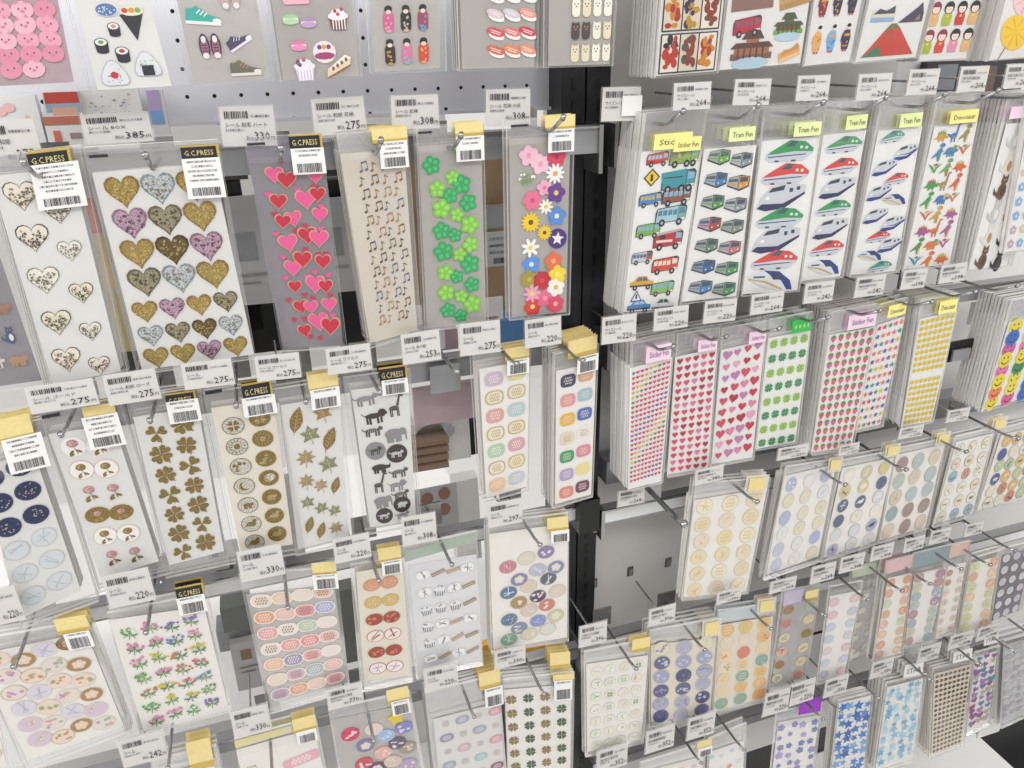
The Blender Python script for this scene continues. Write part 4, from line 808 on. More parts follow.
packet('sticker_packet', 'clear purple grey packet of glossy pink and red hearts', 'pink and red hearts', (243, 137, 321, 133, 347, 347, 281, 351), (248, 158, 324, 152, 343, 345, 283, 349), a,
       (('mark', 247, 142, 265, 146), ('black', 289, 134, 322, 148), ('bar', 292, 148, 325, 174), )[:3], fl='violet', sheet='gray_sheet', single=True)
def a(A):
    for j in range(13):
        for i in range(4): A.put(note(C_(['a8863a', '8a6a3a', 'b8803c', '6c5a4a', 'd0906c', 'c8b070', '7a8a9a'])
            , (i + j) % 2 == 0), .3 + .18 * i + R(-.02, .02), .07 + .068 * j, .1, .1, 'music_note_sticker')
packet('sticker_packet', 'cloudy packet of small gold music note stickers', 'gold music notes', (337, 134, 407, 128, 421, 333, 369, 348), (340, 154, 404, 149, 417, 330, 370, 343), a,
       (('gold', 372, 128, 407, 142), ('bar', 380, 141, 408, 168)), n=5, dep=.035, fl='hazy', sheet='warm_frost', single=False)
def a(A):
    D = ('30a860', '4cc07a'); Lt = ('86cc48', 'a2dc68')
    P_ = [(.2, .1, D, .15), (.55, .17, Lt, .12), (.74, .05, Lt, .15), (.7, .21, D, .16), (.28, .225, Lt, .14), (.5, .265, D, .13), (.34, .33, Lt, .16), (.8, .31, D, .15), (.6, .37, Lt, .12), (.32, .45, D, .15), (.55, .48, D, .12), (.82, .43, Lt, .16), (.34, .565, D, .17), (.62, .59, Lt, .12), (.82, .54, Lt, .14), (.36, .685, Lt, .14), (.56, .715, D, .12), (.8, .65, D, .17), (.82, .77, D, .14), (.36, .8, Lt, .15), (.62, .83, Lt, .12), (.38, .905, D, .14), (.6, .945, D, .12), (.82, .885, Lt, .16)]
    for u, v, c, r in P_: A.put(blob_clover(c[0], c[1]), u * .94, v, r * 1.02, R(-.3, .5), 'clover_sticker', .0006)
packet('sticker_packet', 'frosted packet of glossy green clover stickers', 'glossy green clovers', (416, 128, 483, 123, 488, 323, 425, 331), (418, 146, 481, 142, 486, 321, 427, 328), a,
       (('mark', 418, 131, 432, 134), ('gold', 455, 122, 483, 136), ('bar', 456, 136, 484, 161)), n=1, dep=.008, fl='hazy', sheet='frost_sheet', single=True)
def a(A):
    F_ = [(.3, .04, flower('f2c0d4', 'e8a0b8', 5)), (.5, .1, flower('f4c8d8', 'e8a0b8', 5)), (.78, .06, flower('d8405c', 'a82c48', 6)), (.26, .18, sprig(['f4f4f0'], '7aa860', 6)), (.76, .17, flower('f4f4f2', 'e8a44c', 11, pr=.16)), (.57, .26, flower('f0b0c8', 'e07a9c', 5)), (.78, .3, flower('6a3a94', 'e8dc50', 5)), (.36, .34, flower('e87898', 'd05880', 6, leafc='7ab080')), (.6, .39, flower('f6f2e8', 'e8c860', 9, pr=.18)), (.8, .46, flower('5a90d8', 'f0e8c0', 5)),
          (.33, .49, flower('f2cf2c', '6a4a24', 14, pr=.16)), (.58, .57, flower('f0cf34', '6a4a24', 14, pr=.16)), (.82, .62, [(el(0, 0, 1, 1, 16), '4a2c80', 'ink')] + [(p, 'f4f0e8', 'ink') for p, _, _ in [(rot(star('')[0][0], 0, 0, 0, .7), 0, 0)]]), (.32, .67, flower('f6f6f0', 'e8d860', 7, pr=.2)), (.34, .79, flower('5a98e0', 'e8ecf4', 5)), (.75, .78, flower('e87048', 'f0b080', 5, leafc='6aa058')), (.3, .9, flower('a89a3c', 'c8b858', 6)), (.54, .915, flower('c02c34', 'd85050', 8)), (.83, .88, flower('f0d838', 'f4e880', 5))]
    F2 = [(u, .06 + v * .8, f) for u, v, f in F_] + [(.8, .84, flower('f4f2ee', 'e8b840', 6, pr=.4)), (.35, .865, flower('f0a8c4', 'f4dc60', 8, pr=.2)), (.6, .9, flower('e87090', 'f0a0b0', 5)), (.36, .945, flower('e04434', 'f0e0a0', 6)), (.8, .94, flower('e0486c', 'f0c0a0', 6))]
    for k, (u, v, f) in enumerate(F2): A.put(f, u * .96 + .02, v, (.165 if k not in (5, 8, 11) else .13), R(-.3, .3), 'flower_sticker', .0006)
packet('sticker_packet', 'frosted packet of colourful flowers with sunflowers and daisies', 'colourful flowers', (506, 121, 574, 116, 569, 314, 509, 320), (509, 139, 570, 135, 566, 312, 512, 317), a,
       (('mark', 511, 124, 528, 127), ('gold', 545, 115, 575, 130), ('bar', 548, 129, 574, 152)), n=1, dep=.008, fl='hazy', sheet='frost_sheet', single=True)
# ---- first row right
def a(A):
    A.put(vehicle('c8342c', 'bus', 'a8c0cc'), .28, .05, .182, .02, 'fire_engine_sticker'); A.put(vehicle('8fae4c', 'mixer'), .72, .05, .249, .02, 'mixer_truck_sticker'); A.put(sign('e8c83c'), .22, .155, .135, .02, 'road_sign_sticker'); A.put(vehicle('3f97a0', 'dump'), .68, .19, .287, .02, 'dump_truck_sticker')
    A.put(vehicle('4a88c4', 'bus', 'c8b070'), .24, .29, .192, .02, 'van_sticker'); A.put(vehicle('8a5a48', 'bus'), .68, .28, .249, .02, 'bus_sticker'); A.put(vehicle('a8ccd8', 'bus', '5a88a0', '7ab0a0'), .63, .395, .268, .02, 'coach_sticker'); A.put(vehicle('7ab04c', 'bus', '8ab4c8'), .27, .48, .211, .02, 'bus_sticker'); A.put(vehicle('b83440', 'fire'), .64, .55, .259, .02, 'ladder_truck_sticker')
    A.put(vehicle('c8ccd0', 'bus', '5a6a78', 'c04c48'), .22, .65, .182, .02, 'ambulance_sticker'); A.put(vehicle('d04a38', 'bus', 'e8d8c8'), .65, .71, .239, .02, 'fire_engine_sticker'); A.put(vehicle('d8a83c', 'car', '5a6a78'), .27, .81, .211, .02, 'taxi_sticker'); A.put(vehicle('8fb858', 'bus', '8ab4c8'), .66, .86, .211, .02, 'bus_sticker'); A.put(sign('e8ecf4', True), .2, .9, .105, .02, 'road_sign_sticker')
    A.put(vehicle('4c80b8', 'car', 'a8c4d8'), .27, .965, .211, .02, 'car_sticker'); A.put(vehicle('dadddc', 'car', '4a6a60'), .71, .965, .211, .02, 'police_car_sticker')
packet('sticker_packet', 'white sheet of buses, trucks and fire engines, frontmost of the first tall stack', 'buses and trucks sheet', (645, 113, 706, 108, 679, 309, 622, 314), (641, 152, 702, 147, 677, 308, 623, 312), a,
       (('yellow', 654, 133, 692, 149, 'Sticker'), ('yellow', 674, 137, 701, 151, 'Sticker Fun')), n=12, dep=.042)
def a(A):
    cs = [('7ab04c', '9aa8a0'), ('8a9a9c', 'b4b8b8'), ('4a80b8', 'a4acb4'), ('d8984c', 'a4b0a8'), ('5a9a58', 'a4aca8'), ('9a9ea2', 'b4b8b8'), ('b84a4c', 'a4a8ac'), ('8a9484', '9aa49c'), ('6c8a70', '9aa49c'), ('c87a78', 'a8acb0'), ('3f6aa8', '8a94a0'), ('58a05c', '9aa49c'), ('5c8ac0', 'a0a8b0'), ('5aa068', '9ca8a0')]
    for k in range(14): A.put(train(*cs[k]), .3 + .44 * (k % 2), .075 + .142 * (k // 2) + (.03 if k % 2 else 0) - .02, .215, .0, 'commuter_train_sticker')
packet('sticker_packet', 'white sheet of small commuter train front stickers beside the buses sheet', 'commuter trains sheet', (706, 110, 757, 106, 737, 297, 680, 304), (704, 149, 756, 145, 736, 296, 681, 302), a,
       (('lime', 729, 127, 755, 141, 'Train Fun'),), n=3, dep=.03)
def a(A):
    seq = [('3f9a5c', 0), ('d84a44', 0), ('d8d0d4', 1), ('3f9a5c', 0), ('d8d0d4', 1), ('d84a44', 0), ('c8a868', 2)]
    for k, (c, kd) in enumerate(seq): A.put(bullet(c, 'cdd1d6' if kd < 2 else 'dcdfe2', '2b3f86' if kd != 1 else '33345c', kd), .5 - (.02 * k % .05), .08 + .14 * k, .41, -.03, 'bullet_train_sticker', 0, .8)
packet('sticker_packet', 'white sheet of seven large bullet trains in one column, wider of the two', 'wide bullet train sheet', (764, 108, 822, 104, 798, 291, 741, 296), (762, 141, 820, 136, 797, 290, 742, 294), a,
       (('lime', 794, 122, 821, 136, 'Train Fun'),), n=4, dep=.035)
def a(A):
    seq = [('3f9a5c', 0), ('d84a44', 0), ('d8d0d4', 1), ('3f9a5c', 0), ('d8d0d4', 1), ('d84a44', 0), ('c8a868', 2)]
    for k, (c, kd) in enumerate(seq): A.put(bullet(c, 'cdd1d6' if kd < 2 else 'dcdfe2', '2b3f86' if kd != 1 else '33345c', kd), .52, .08 + .14 * k, .42, -.03, 'bullet_train_sticker', 0, .82)
packet('sticker_packet', 'narrower white sheet of seven bullet trains beside the wide one', 'narrow bullet train sheet', (825, 103, 868, 99, 842, 277, 800, 283), (823, 135, 866, 130, 840, 276, 801, 281), a,
       (('lime', 846, 115, 867, 129, 'Train Fun'),), n=3, dep=.03)
def a(A):
    seq = [(.35, .05, '3f9a7c', 0), (.72, .16, '33345c', 1), (.3, .25, 'd8d0d4', 1), (.62, .335, 'd84a44', 0), (.28, .42, '9ab0a0', 1), (.66, .48, 'c8a868', 2), (.3, .58, 'd8d0d4', 1), (.72, .645, '33345c', 1), (.45, .735, 'd84a44', 0), (.75, .8, '8a5a60', 1), (.35, .87, 'c8a868', 2), (.62, .955, '3f9a7c', 0)]
    for u, v, c, kd in seq: A.put(bullet(c, 'cdd1d6', '2b3f86', kd), u, v, .27, .03, 'bullet_train_sticker', 0, .8)
packet('sticker_packet', 'white sheet of twelve small zigzag bullet trains beside the dinosaurs', 'small zigzag bullet train sheet', (881, 99, 924, 95, 897, 272, 849, 277), (878, 131, 922, 126, 895, 271, 850, 275), a,
       (('lime', 900, 113, 922, 127, 'Train Fun'),), n=9, dep=.04)
def a(A):
    cs = ['4a9a4c', '4a78b8', 'd8743c', '4a84b0', 'a85890', '6a9a48', 'd8603c', 'd0a040', '5a8ac0', '7aa850', '508a48', '9a8a58']
    kd = ['spike', 'long', 'rex', 'horn', 'wing', 'rex']
    for j in range(9):
        for i in range(3): A.put(dino(C_(cs), kd[(j * 2 + i) % 6], C_(['c8b860', 'b85a44', '7a9a5c'])), .22 + .28 * i + R(-.02, .02), .06 + .11 * j, .165, 0, 'dinosaur_sticker')
packet('sticker_packet', 'white sheet of many small colourful dinosaurs', 'dinosaur sheet', (937, 97, 979, 93, 951, 265, 902, 271), (934, 127, 977, 122, 949, 264, 903, 269), a,
       (('yellow', 950, 110, 978, 123, 'Dinosaur'),), n=10, dep=.042)
def a(A):
    cs = [('c8c8c4', 'e8e8e4'), ('1e1e22', '3a3a3e'), ('e2dfd8', 'b8885c'), ('c8844c', 'e8b07c'), ('6a4a34', '4a3424'), ('1e1e22', 'e8e8e4')]
    for j in range(6):
        for i in range(2): c = cs[(j * 2 + i * 3) % 6]; A.put(beast(c[0], 'sit', c[1]), .3 + .42 * i, .09 + .165 * j + .03 * i, .25, 0, 'cat_sticker')
packet('sticker_packet', 'white sheet of sitting black, white and orange cats', 'sitting cats sheet', (1008, 95, 1054, 91, 1010, 266, 967, 272), (1006, 124, 1050, 120, 1006, 265, 968, 270), a, (('pink', 1010, 106, 1034, 118),), n=9, dep=.04)
def a(A):
    A.grid(4, 9, lambda i, j: flower(C_(['8ab4d8', 'd8b8a8', 'c8a8b8', 'd8c8a8']), 'e8e0d0'), .09, name='flower_sticker')
packet('sticker_packet', 'pale flower sheet in front of the cats at the picture edge', 'pale flower sheet', (1030, 90, 1080, 86, 1044, 248, 1003, 254), (1029, 118, 1076, 114, 1040, 247, 1004, 252), a, Y=.612, n=1, dep=.004)
# ---- second row left
def a(A):
    for j in range(6):
        for i in range(2):
            v = .06 + .162 * j; dk = j < 3
            A.put(oval('2f3a68' if dk else 'd4d8da', '48507a' if dk else 'c4cacc', 'dots' if dk else 'line', 'c8c4a8' if dk else 'bcc4c8', .84, 'foil' if dk else 'ink'), .27 + .46 * i, v + .02 * (1 - i), .21, -.1, 'round_seal_sticker')
packet('sticker_packet', 'white sheet of navy starry and silver round seals', 'navy and silver round seals', (-26, 434, 42, 418, 99, 600, 22, 628), (-32, 470, 34, 452, 81, 590, 23, 617), a,
       (('gold', -4, 417, 32, 441), ('bar', 6, 436, 46, 470)), n=2, dep=.012)
def a(A):
    pk, gd = 'e0a8ac', 'a88c4c'
    for j in range(6):
        for i in range(2):
            u, v = .3 + .37 * i, .1 + .155 * j + (.02 if i else .0)
            if j in (3,): sh = [(el(0, 0, 1.15, .9, 18), 'a88a44', 'foil')] + [(rot(p, 0, 0, -.05, .62), c, m) for p, c, m in rose(pk, 'c8a868')]
            elif j in (1, 4): sh = [(el(0, 0, 1.1, 1.05, 18), 'd8a8a4' if j == 1 else 'cdbd94', 'ink'), (el(0, 0, 1.05, 1, 18), 'f2eeea', 'ink')] + [(rot(p, 0, 0, .05, .75), c, m) for p, c, m in rose(gd, gd)]
            else: sh = [(el(0, 0, 1.1, 1.05, 18), 'e8e4de', 'ink'), (el(0, 0, 1.06, 1.01, 18), 'f2eeea', 'ink')] * (j == 0) + [(rot(p, 0, 0, .05, .85), c, m) for p, c, m in rose(pk, '9c8448')]
            A.put(sh, u, v, .175, 0, 'rose_sticker')
packet('sticker_packet', 'white sheet of pink and gold rose stickers', 'pink and gold roses', (40, 411, 119, 397, 172, 572, 98, 592), (48, 434, 114, 424, 159, 561, 101, 578), a,
       (('mark', 42, 413, 60, 418), ('gold', 83, 405, 115, 417), ('bar', 86, 415, 122, 447)), n=2, dep=.012)
def a(A):
    for j in range(7):
        for i in range(2):
            v = .1 + .135 * j + (0 if i else .03) - .01
            A.put(clover('9f8642', None, 4 if (i + j) % 3 else 3, '9f8642', 'foil', .57), .29 + .42 * i, v, .175 if (i + j) % 2 else .16, R(-.2, .4), 'gold_clover_sticker')
packet('sticker_packet', 'white sheet of plain gold four leaf clovers', 'plain gold clovers', (126, 397, 199, 387, 236, 562, 166, 577), (133, 417, 198, 407, 224, 551, 169, 565), a,
       (('mark', 127, 397, 145, 402), ('black', 166, 392, 196, 405), ('bar', 168, 400, 200, 422)), n=2, dep=.012)
def a(A):
    mo = ['clover', 'rays', 'buds', 'moon', 'beast', 'bird', 'bird']
    for j in range(7):
        A.put(oval('ece8dc', '8c8468', mo[j], '9f8642', .92, 'foil', .93), .29, .13 + .135 * j, .185, 0, 'round_seal_sticker'); A.put(oval('9f8642', 'b8a060', mo[j], 'cdb98a', .92, 'foil', .93), .73, .125 + .133 * j - .02, .18, 0, 'round_seal_sticker')
packet('sticker_packet', 'cream sheet of round gold seals with clover, sun and bird motifs', 'round gold motif seals', (203, 393, 276, 381, 305, 552, 239, 562), (211, 408, 274, 399, 293, 544, 241, 552), a,
       (('mark', 205, 389, 222, 394), ('black', 242, 382, 272, 397), ('bar', 243, 396, 276, 415)), n=1, dep=.008, sheet='cream')
def a(A):
    Lf, Lg = ('a8884a', 'd0b878'), ('a4ab82', 'd0d4b4')
    A.put(leaf(*Lf), .24, .11, .236, -.25, 'leaf_sticker'); A.put(maple('bda26a', 'd8c494'), .7, .09, .189, .2, 'maple_leaf_sticker'); A.put(maple(*Lg, 5), .45, .22, .201, .2, 'ivy_leaf_sticker'); A.put(leaf(*Lf), .78, .27, .224, -.35, 'leaf_sticker'); A.put(maple('c6ae7c', 'dcc898', 7), .33, .37, .189, 0, 'maple_leaf_sticker'); A.put(maple(*Lg), .72, .44, .201, .2, 'ivy_leaf_sticker')
    A.put(maple('c6ae7c', 'dcc898', 7), .3, .53, .165, 0, 'maple_leaf_sticker'); A.put(maple('cdb88a', 'dcc898', 6), .55, .58, .153, .3, 'maple_leaf_sticker'); A.put(leaf(*Lf), .82, .6, .165, -.3, 'leaf_sticker'); A.put(maple(*Lg), .28, .68, .153, 0, 'ivy_leaf_sticker'); A.put(maple(*Lg), .52, .74, .153, .3, 'ivy_leaf_sticker'); A.put(maple(*Lg), .76, .78, .142, .2, 'ivy_leaf_sticker')
    A.put(leaf(*Lf), .27, .84, .165, -.3, 'leaf_sticker'); A.put(leaf(*Lf), .48, .9, .165, -.3, 'leaf_sticker'); A.put(maple('dccba0', 'e8dcc0', 6), .76, .91, .165, 0, 'maple_leaf_sticker')
packet('sticker_packet', 'white sheet of gold and sage green leaf stickers', 'gold and sage leaves', (272, 389, 340, 378, 355, 540, 296, 555), (280, 405, 339, 396, 349, 536, 298, 549), a,
       (('gold', 308, 373, 338, 391), ('bar', 311, 388, 340, 408)), n=1, dep=.008)
def a(A):
    g, k, b = '8d8d8d', '3a2f2c', '55504c'
    L2 = [(.24, .07, g, 'tiger', .2), (.36, .2, k, 'lion', .2), (.73, .15, b, 'giraffe', .19), (.3, .3, b, 'tiger', .17), (.69, .35, g, 'elephant', .2), (.3, .45, 'oa', 'bird', .17), (.7, .49, 'ob', 'cat', .18), (.35, .58, k, 'rhino', .17), (.72, .63, b, 'tiger', .17), (.3, .7, b, 'giraffe', .19), (.66, .73, g, 'lion', .17), (.72, .8, b, 'tiger', .16), (.32, .84, g, 'elephant', .18), (.72, .885, 'ob', 'bear', .16), (.33, .955, 'ob', 'tiger', .16), (.72, .965, g, 'cat', .14)]
    for u, v, c, kd, r in L2:
        v = v * .97
        if c in ('oa', 'ob'): sh = [(el(0, 0, 1.05, 1.05, 18), g if c == 'oa' else k, 'ink')] + [(rot(p, 0, 0, .05, .7), 'c8c8c8' if c == 'ob' else '4a4a4a', 'ink') for p, _, m in beast('x', 'lion' if kd == 'bird' else kd)]
        else: sh = [(rot(p, .0), cc, m) for p, cc, m in beast(c, kd, 'a8a8a8' if kd == 'tiger' else c)]
        A.put(sh, u, v, r * 1.08, R(-.05, .1), 'animal_sticker')
packet('sticker_packet', 'white sheet of black and grey safari animals', 'black and grey safari animals', (343, 377, 410, 368, 421, 524, 366, 534), (351, 390, 408, 383, 416, 520, 370, 527), a,
       (('black', 379, 366, 407, 380), ('bar', 382, 379, 408, 394)), n=1, dep=.008)
def a(A):
    cs = ['cbbccb', 'dfd8a0', 'e4dfc8', 'e4dcc8', 'dca8a0', 'b8ccd0', 'e8e2cc', 'e4dcc0', 'b4cfb4', 'd8a8b4', 'e8e4d0', 'e8e0c0', 'ecc8a4', 'c8ccd4']
    for k in range(14): A.put(chip(cs[k], 'c4ae78' if k in (2, 3, 6, 7, 10, 11) else cs[k], 'text', 'c8b078' if k in (2, 3, 6, 7, 10, 11) else 'ede6dc', .8, .6), .28 + .46 * (k % 2), .09 + .137 * (k // 2) - .012 * (k % 2), .19, 0, 'text_chip_sticker')
packet('sticker_packet', 'white sheet of pastel and gold outlined text chips', 'pastel gold outlined chips', (474, 354, 530, 345, 528, 490, 483, 502), (479, 369, 529, 360, 527, 486, 486, 498), a,
       (('gold', 505, 347, 529, 360), ('bar', 507, 359, 529, 374)), n=2, dep=.014, sheet='warm')
def a(A):
    cs = ['4a4468', 'dcae8c', 'e09c9c', 'a4c4cc', 'e8b848', '5a70b8', 'e4d8c4', 'ece4e0', '4ca068', 'e08ca0', 'b4a4d0', 'ecdc98', 'e08c78', '7a4464']
    for k in range(14): A.put(chip(cs[k], cs[k], 'text', 'e8dcc8' if k not in (6, 7) else 'c8b078', .85, .55), .3 + .44 * (k % 2), .085 + .14 * (k // 2) - .012 * (k % 2), .19, 0, 'text_chip_sticker')
packet('sticker_packet', 'white sheet of strong coloured text chips, frontmost of its stack by the uprights', 'strong coloured text chips', (554, 354, 598, 343, 592, 496, 552, 508), (556, 371, 596, 362, 591, 494, 555, 504), a,
       (('gold', 568, 338, 597, 356), ('bar', 577, 355, 598, 372)), n=6, dep=.03, sheet='warm')
# ---- second row right
def a(A):
    cs = ['3c6cc0', 'd04450', 'c83c60', 'd85878', 'e8a048', 'e0c04c', '4c9c5c']
    for j in range(24):
        for i in range(9): A.put(heart(cs[((i + j) // 1) % 14 % 7] if (i + j) % 14 < 7 else C_(['d04468', 'd85a80', 'c83850'])), .08 + .104 * i, .05 + .0385 * j - .002 * i, .046, 0, 'tiny_heart_sticker')
packet('sticker_packet', 'white sheet of tiny rainbow hearts in slanting lines, frontmost of its thick stack', 'tiny rainbow hearts', (632, 343, 674, 334, 662, 482, 628, 490), (630, 368, 672, 357, 661, 481, 628, 489), a,
       (('pink', 646, 345, 671, 361, 'Sticker Fun'),), n=9, dep=.04)
def a(A):
    A.grid(5, 16, lambda i, j: heart(C_(['b83048', 'c83c54', 'd84a68', 'a82c40', 'd878a0'])), .074, .12, .88, .045, .965, 'small_heart_sticker')
packet('sticker_packet', 'white sheet of small dark red hearts in a tight grid', 'small dark red hearts', (677, 334, 719, 327, 708, 470, 667, 477), (675, 357, 717, 348, 708, 468, 667, 474), a, (('pink', 698, 339, 717, 351, 'Sticker Fun'),), n=3, dep=.025)
def a(A):
    for j in range(10):
        for i in range(4): A.put(heart(C_(['c83048', 'b02840', 'd04c60', 'e080a8', 'c080b0', 'e8a4c0']), None, None), .15 + .23 * i, .06 + .097 * j - .01 * i, C_([.085, .1, .115]), R(-.2, .2), 'red_heart_sticker')
packet('sticker_packet', 'white sheet of larger red and lilac hearts beside the green clovers', 'larger red and lilac hearts', (722, 328, 767, 320, 753, 459, 710, 467), (721, 350, 765, 340, 752, 457, 711, 464), a, (('pink', 749, 331, 766, 343, 'Sticker Fun'),), n=2, dep=.02)
def a(A):
    A.grid(4, 8, lambda i, j: clover('8cbc3c' if j % 2 == 0 else '2f8c50', 'a8d058' if j % 2 == 0 else '4aa468', 4, None, 'ink', .52), .1, .15, .87, .06, .95, 'green_clover_sticker')
packet('sticker_packet', 'white sheet of green clovers alternating light and dark rows', 'light and dark green clovers', (769, 319, 812, 311, 796, 443, 755, 450), (768, 338, 810, 330, 795, 442, 755, 449), a, (('green', 792, 319, 811, 332, '* * * *'),), n=2, dep=.02)
def a(A): A.grid(6, 14, lambda i, j: berry(C_(['d84868', 'e05878', 'd05a88'])), .078, .1, .9, .04, .965, 'strawberry_sticker')
packet('sticker_packet', 'white sheet of red strawberries in a tight grid, frontmost of its stack', 'strawberry grid', (830, 312, 877, 303, 852, 449, 811, 455), (829, 335, 876, 326, 851, 447, 811, 452), a, (('pink', 848, 313, 876, 328, 'Sticker Fun'),), n=9, dep=.042)
def a(A): A.grid(5, 13, lambda i, j: star(C_(['d84050', '3c70b8', 'e8b83c', '3c9c78', 'e0688c', '784ca0', 'e88040'])), .1, .1, .9, .04, .965, 'small_star_sticker')
packet('sticker_packet', 'white sheet of small multicoloured stars', 'small multicoloured stars', (879, 304, 907, 297, 882, 426, 855, 432), (877, 325, 905, 316, 880, 424, 855, 430), a, (('yellow', 888, 304, 906, 316, 'Dinosaur'),), n=2, dep=.02)
def a(A): A.grid(7, 18, lambda i, j: None if j == 9 else smile('e0c83c', True), .055, .1, .9, .04, .965, 'small_smiley_sticker')
packet('sticker_packet', 'white sheet of tiny yellow smileys, frontmost of its stack', 'tiny yellow smileys', (921, 300, 959, 293, 932, 422, 901, 428), (919, 319, 957, 310, 931, 421, 901, 426), a, (('yellow', 939, 300, 957, 313, 'Dinosaur'),), n=9, dep=.04)
def a(A):
    cs = ['e8d83c', 'd860a0', 'ee8a5c', 'e8d83c', '2f6cc0', 'e878b0', 'e8dc50', 'e06890', '2f9060']
    for j in range(8):
        for i in range(4): A.put(smile(C_(cs)), .12 + .26 * i, .065 + .124 * j, .1, 0, 'smiley_sticker')
packet('sticker_packet', 'white sheet of large coloured smiley faces', 'large coloured smileys', (1011, 300, 1078, 288, 1046, 392, 981, 412), (1009, 322, 1076, 310, 1042, 392, 982, 410), a, n=9, dep=.042)
# ---- third row left
def a(A):
    cs = [('f0dcd4', 'buds', ['e0a8a8', 'd8b0a0']), ('a88a58', 'flower', 'ecd4c8'), ('e6dcd2', 'buds', ['b89ac0', 'a8c0a0', 'd8a8a8']), ('d8c8d8', 'curl', 'c8b890'), ('ecd8cc', 'buds', ['c8a060', 'a0b078']), ('dcd8e0', 'line', 'c0b8d0')]
    for j in range(6):
        for i in range(4):
            c = C_(cs); A.put(oval(c[0], 'c8b090' if R(0, 1) < .4 else 'dccfc0', c[1], c[2], .8, 'ink', .92), .18 + .21 * i + .02 * (j % 2), .09 + .155 * j + (.05 if i % 2 else 0) - .02, .12, .05, 'floral_seal_sticker')
    A.items[3] = (oval('b08c4c', '98763c', 'flower', 'ecc8b8', .8, 'foil', .92), .82, .06, .115, .05, 'floral_seal_sticker', 0, 1)
packet('sticker_packet', 'wide cream sheet of round floral seals in soft pink and gold', 'soft pink and gold floral seals', (-30, 640, 88, 619, 131, 732, 27, 772), (-28, 656, 86, 632, 124, 726, 28, 760), a,
       (('gold', 56, 617, 88, 632), ('bar', 66, 632, 92, 648)), n=2, dep=.012, sheet='warm', fl='hazy')
def a(A):
    cs = [['e8ece4', '70b068'], ['e0a0c0', 'd880a8'], ['c8b83c', 'd8c850'], ['b08060', 'd07c5c'], ['7a94c8', '5878b0'], ['e890a0', 'd86a7c'], ['7a5ca8', '9878c0'], ['9ab888', '78a068'], ['8ab4c8', '6a9ab8']]
    for j in range(7):
        for i in range(4):
            if (i == 0 and j > 6): continue
            A.put(sprig(C_(cs), C_(['6f9a58', '8aa86c', '5c8a58']), 9), .17 + .22 * i, .1 + .135 * j + (0 if i % 2 else .02), .12, R(-.3, .3), 'sprig_sticker')
packet('sticker_packet', 'sheet of tiny wild flower sprig stickers over the white shelf', 'wild flower sprigs', (107, 612, 207, 592, 232, 709, 141, 735), (109, 620, 204, 606, 228, 705, 144, 731), a,
       (('black', 176, 585, 204, 597), ('bar', 178, 596, 206, 613)), fl='hazy', sheet='warm', n=1, dep=.008)
def a(A):
    cs = ['eee2d4', 'ecd0bc', 'eee4d4', 'ecd0bc', 'e8a880', 'ecc4b8', 'e29aa0', 'a8b4dc', 'eaa8b0', 'f0e8e0', 'b8d0bc', 'f0e4dc', 'eee4dc', 'e8a8a4', 'e69a98', 'f0c4c0', 'f0c0a0', 'a49cbc', 'ecb4b4', 'f0e4e4', 'ecdcc4', 'd8bccc', 'b0c0c4', 'eac0b8', 'cab4cc', 'e6a684', 'ecd0bc', 'e4b0b8']
    for k in range(28): A.put(chip(cs[k], 'f2ece4', 'text', 'a88c78' if k % 3 == 0 else 'f0e4dc', .72, .7), .15 + .235 * (k % 4), .07 + .143 * (k // 4) - .004 * (k % 4), .128, -.04, 'pastel_badge_sticker')
packet('sticker_packet', 'clear packet of pastel peach, rose and lilac text badges', 'peach and lilac text badges', (239, 574, 336, 566, 350, 690, 269, 713), (246, 594, 334, 584, 347, 682, 270, 704), a,
       (('gold', 312, 562, 336, 575), ('bar', 313, 574, 338, 589)), fl='hazy', sheet='frost_sheet', single=True)
def a(A):
    cs = [('d8a080', 'c88c5c', 'dots', 'e8d0b8'), ('d4b87c', 'c8a860', 'dots', 'e8dcb8'), ('a84438', 'a08850', 'buds', ['d08068']), ('eee6e0', 'b86a60', 'line', 'a84438'), ('a84438', 'a08850', 'buds', ['d08068']), ('f0ecea', 'b8405a', 'line', 'c8a0a8')]
    for j in range(6):
        for i in range(2): c = cs[j]; A.put(oval(c[0], c[1], c[2], c[3], .82, 'ink', .92), .31 + .37 * i, .13 + .152 * j - .0 * i, .19, .1, 'round_seal_sticker')
packet('sticker_packet', 'narrow white sheet of brick red and gold patterned seals', 'brick red and gold seals', (350, 564, 402, 555, 413, 680, 361, 691), (356, 572, 403, 564, 410, 675, 364, 681), a,
       (('gold', 378, 547, 401, 562), ('bar', 382, 560, 402, 574)), n=1, dep=.008, sheet='cream')
def a(A):
    cs = ['c0a890', 'f2f2f2', '9aa0a8', 'e8e4e0', 'a8988a', 'd8d8dc', '8a8c90']
    for j in range(6):
        for i in range(4):
            k = C_([0, 1, 2, 3])
            sh = chip('f2f2f2', 'e0e0e2', 'line', '7c7c80', .7, .5) if k < 2 else ([(rot(qd(-1, -.3, 1, .3), .3), C_(['a8906c', 'b8a080', '9c8a78']), 'ink'), (rot(qd(-.9, -.1, .9, .05), .3), 'c8b8a0', 'ink')] if k == 2 else cupcake('7a7c80', 'e8e8ea', ['9aa0a8', 'a08c70']))
            A.put(sh, .2 + .22 * i, .1 + .155 * j, .105, R(-.1, .2), 'stationery_sticker')
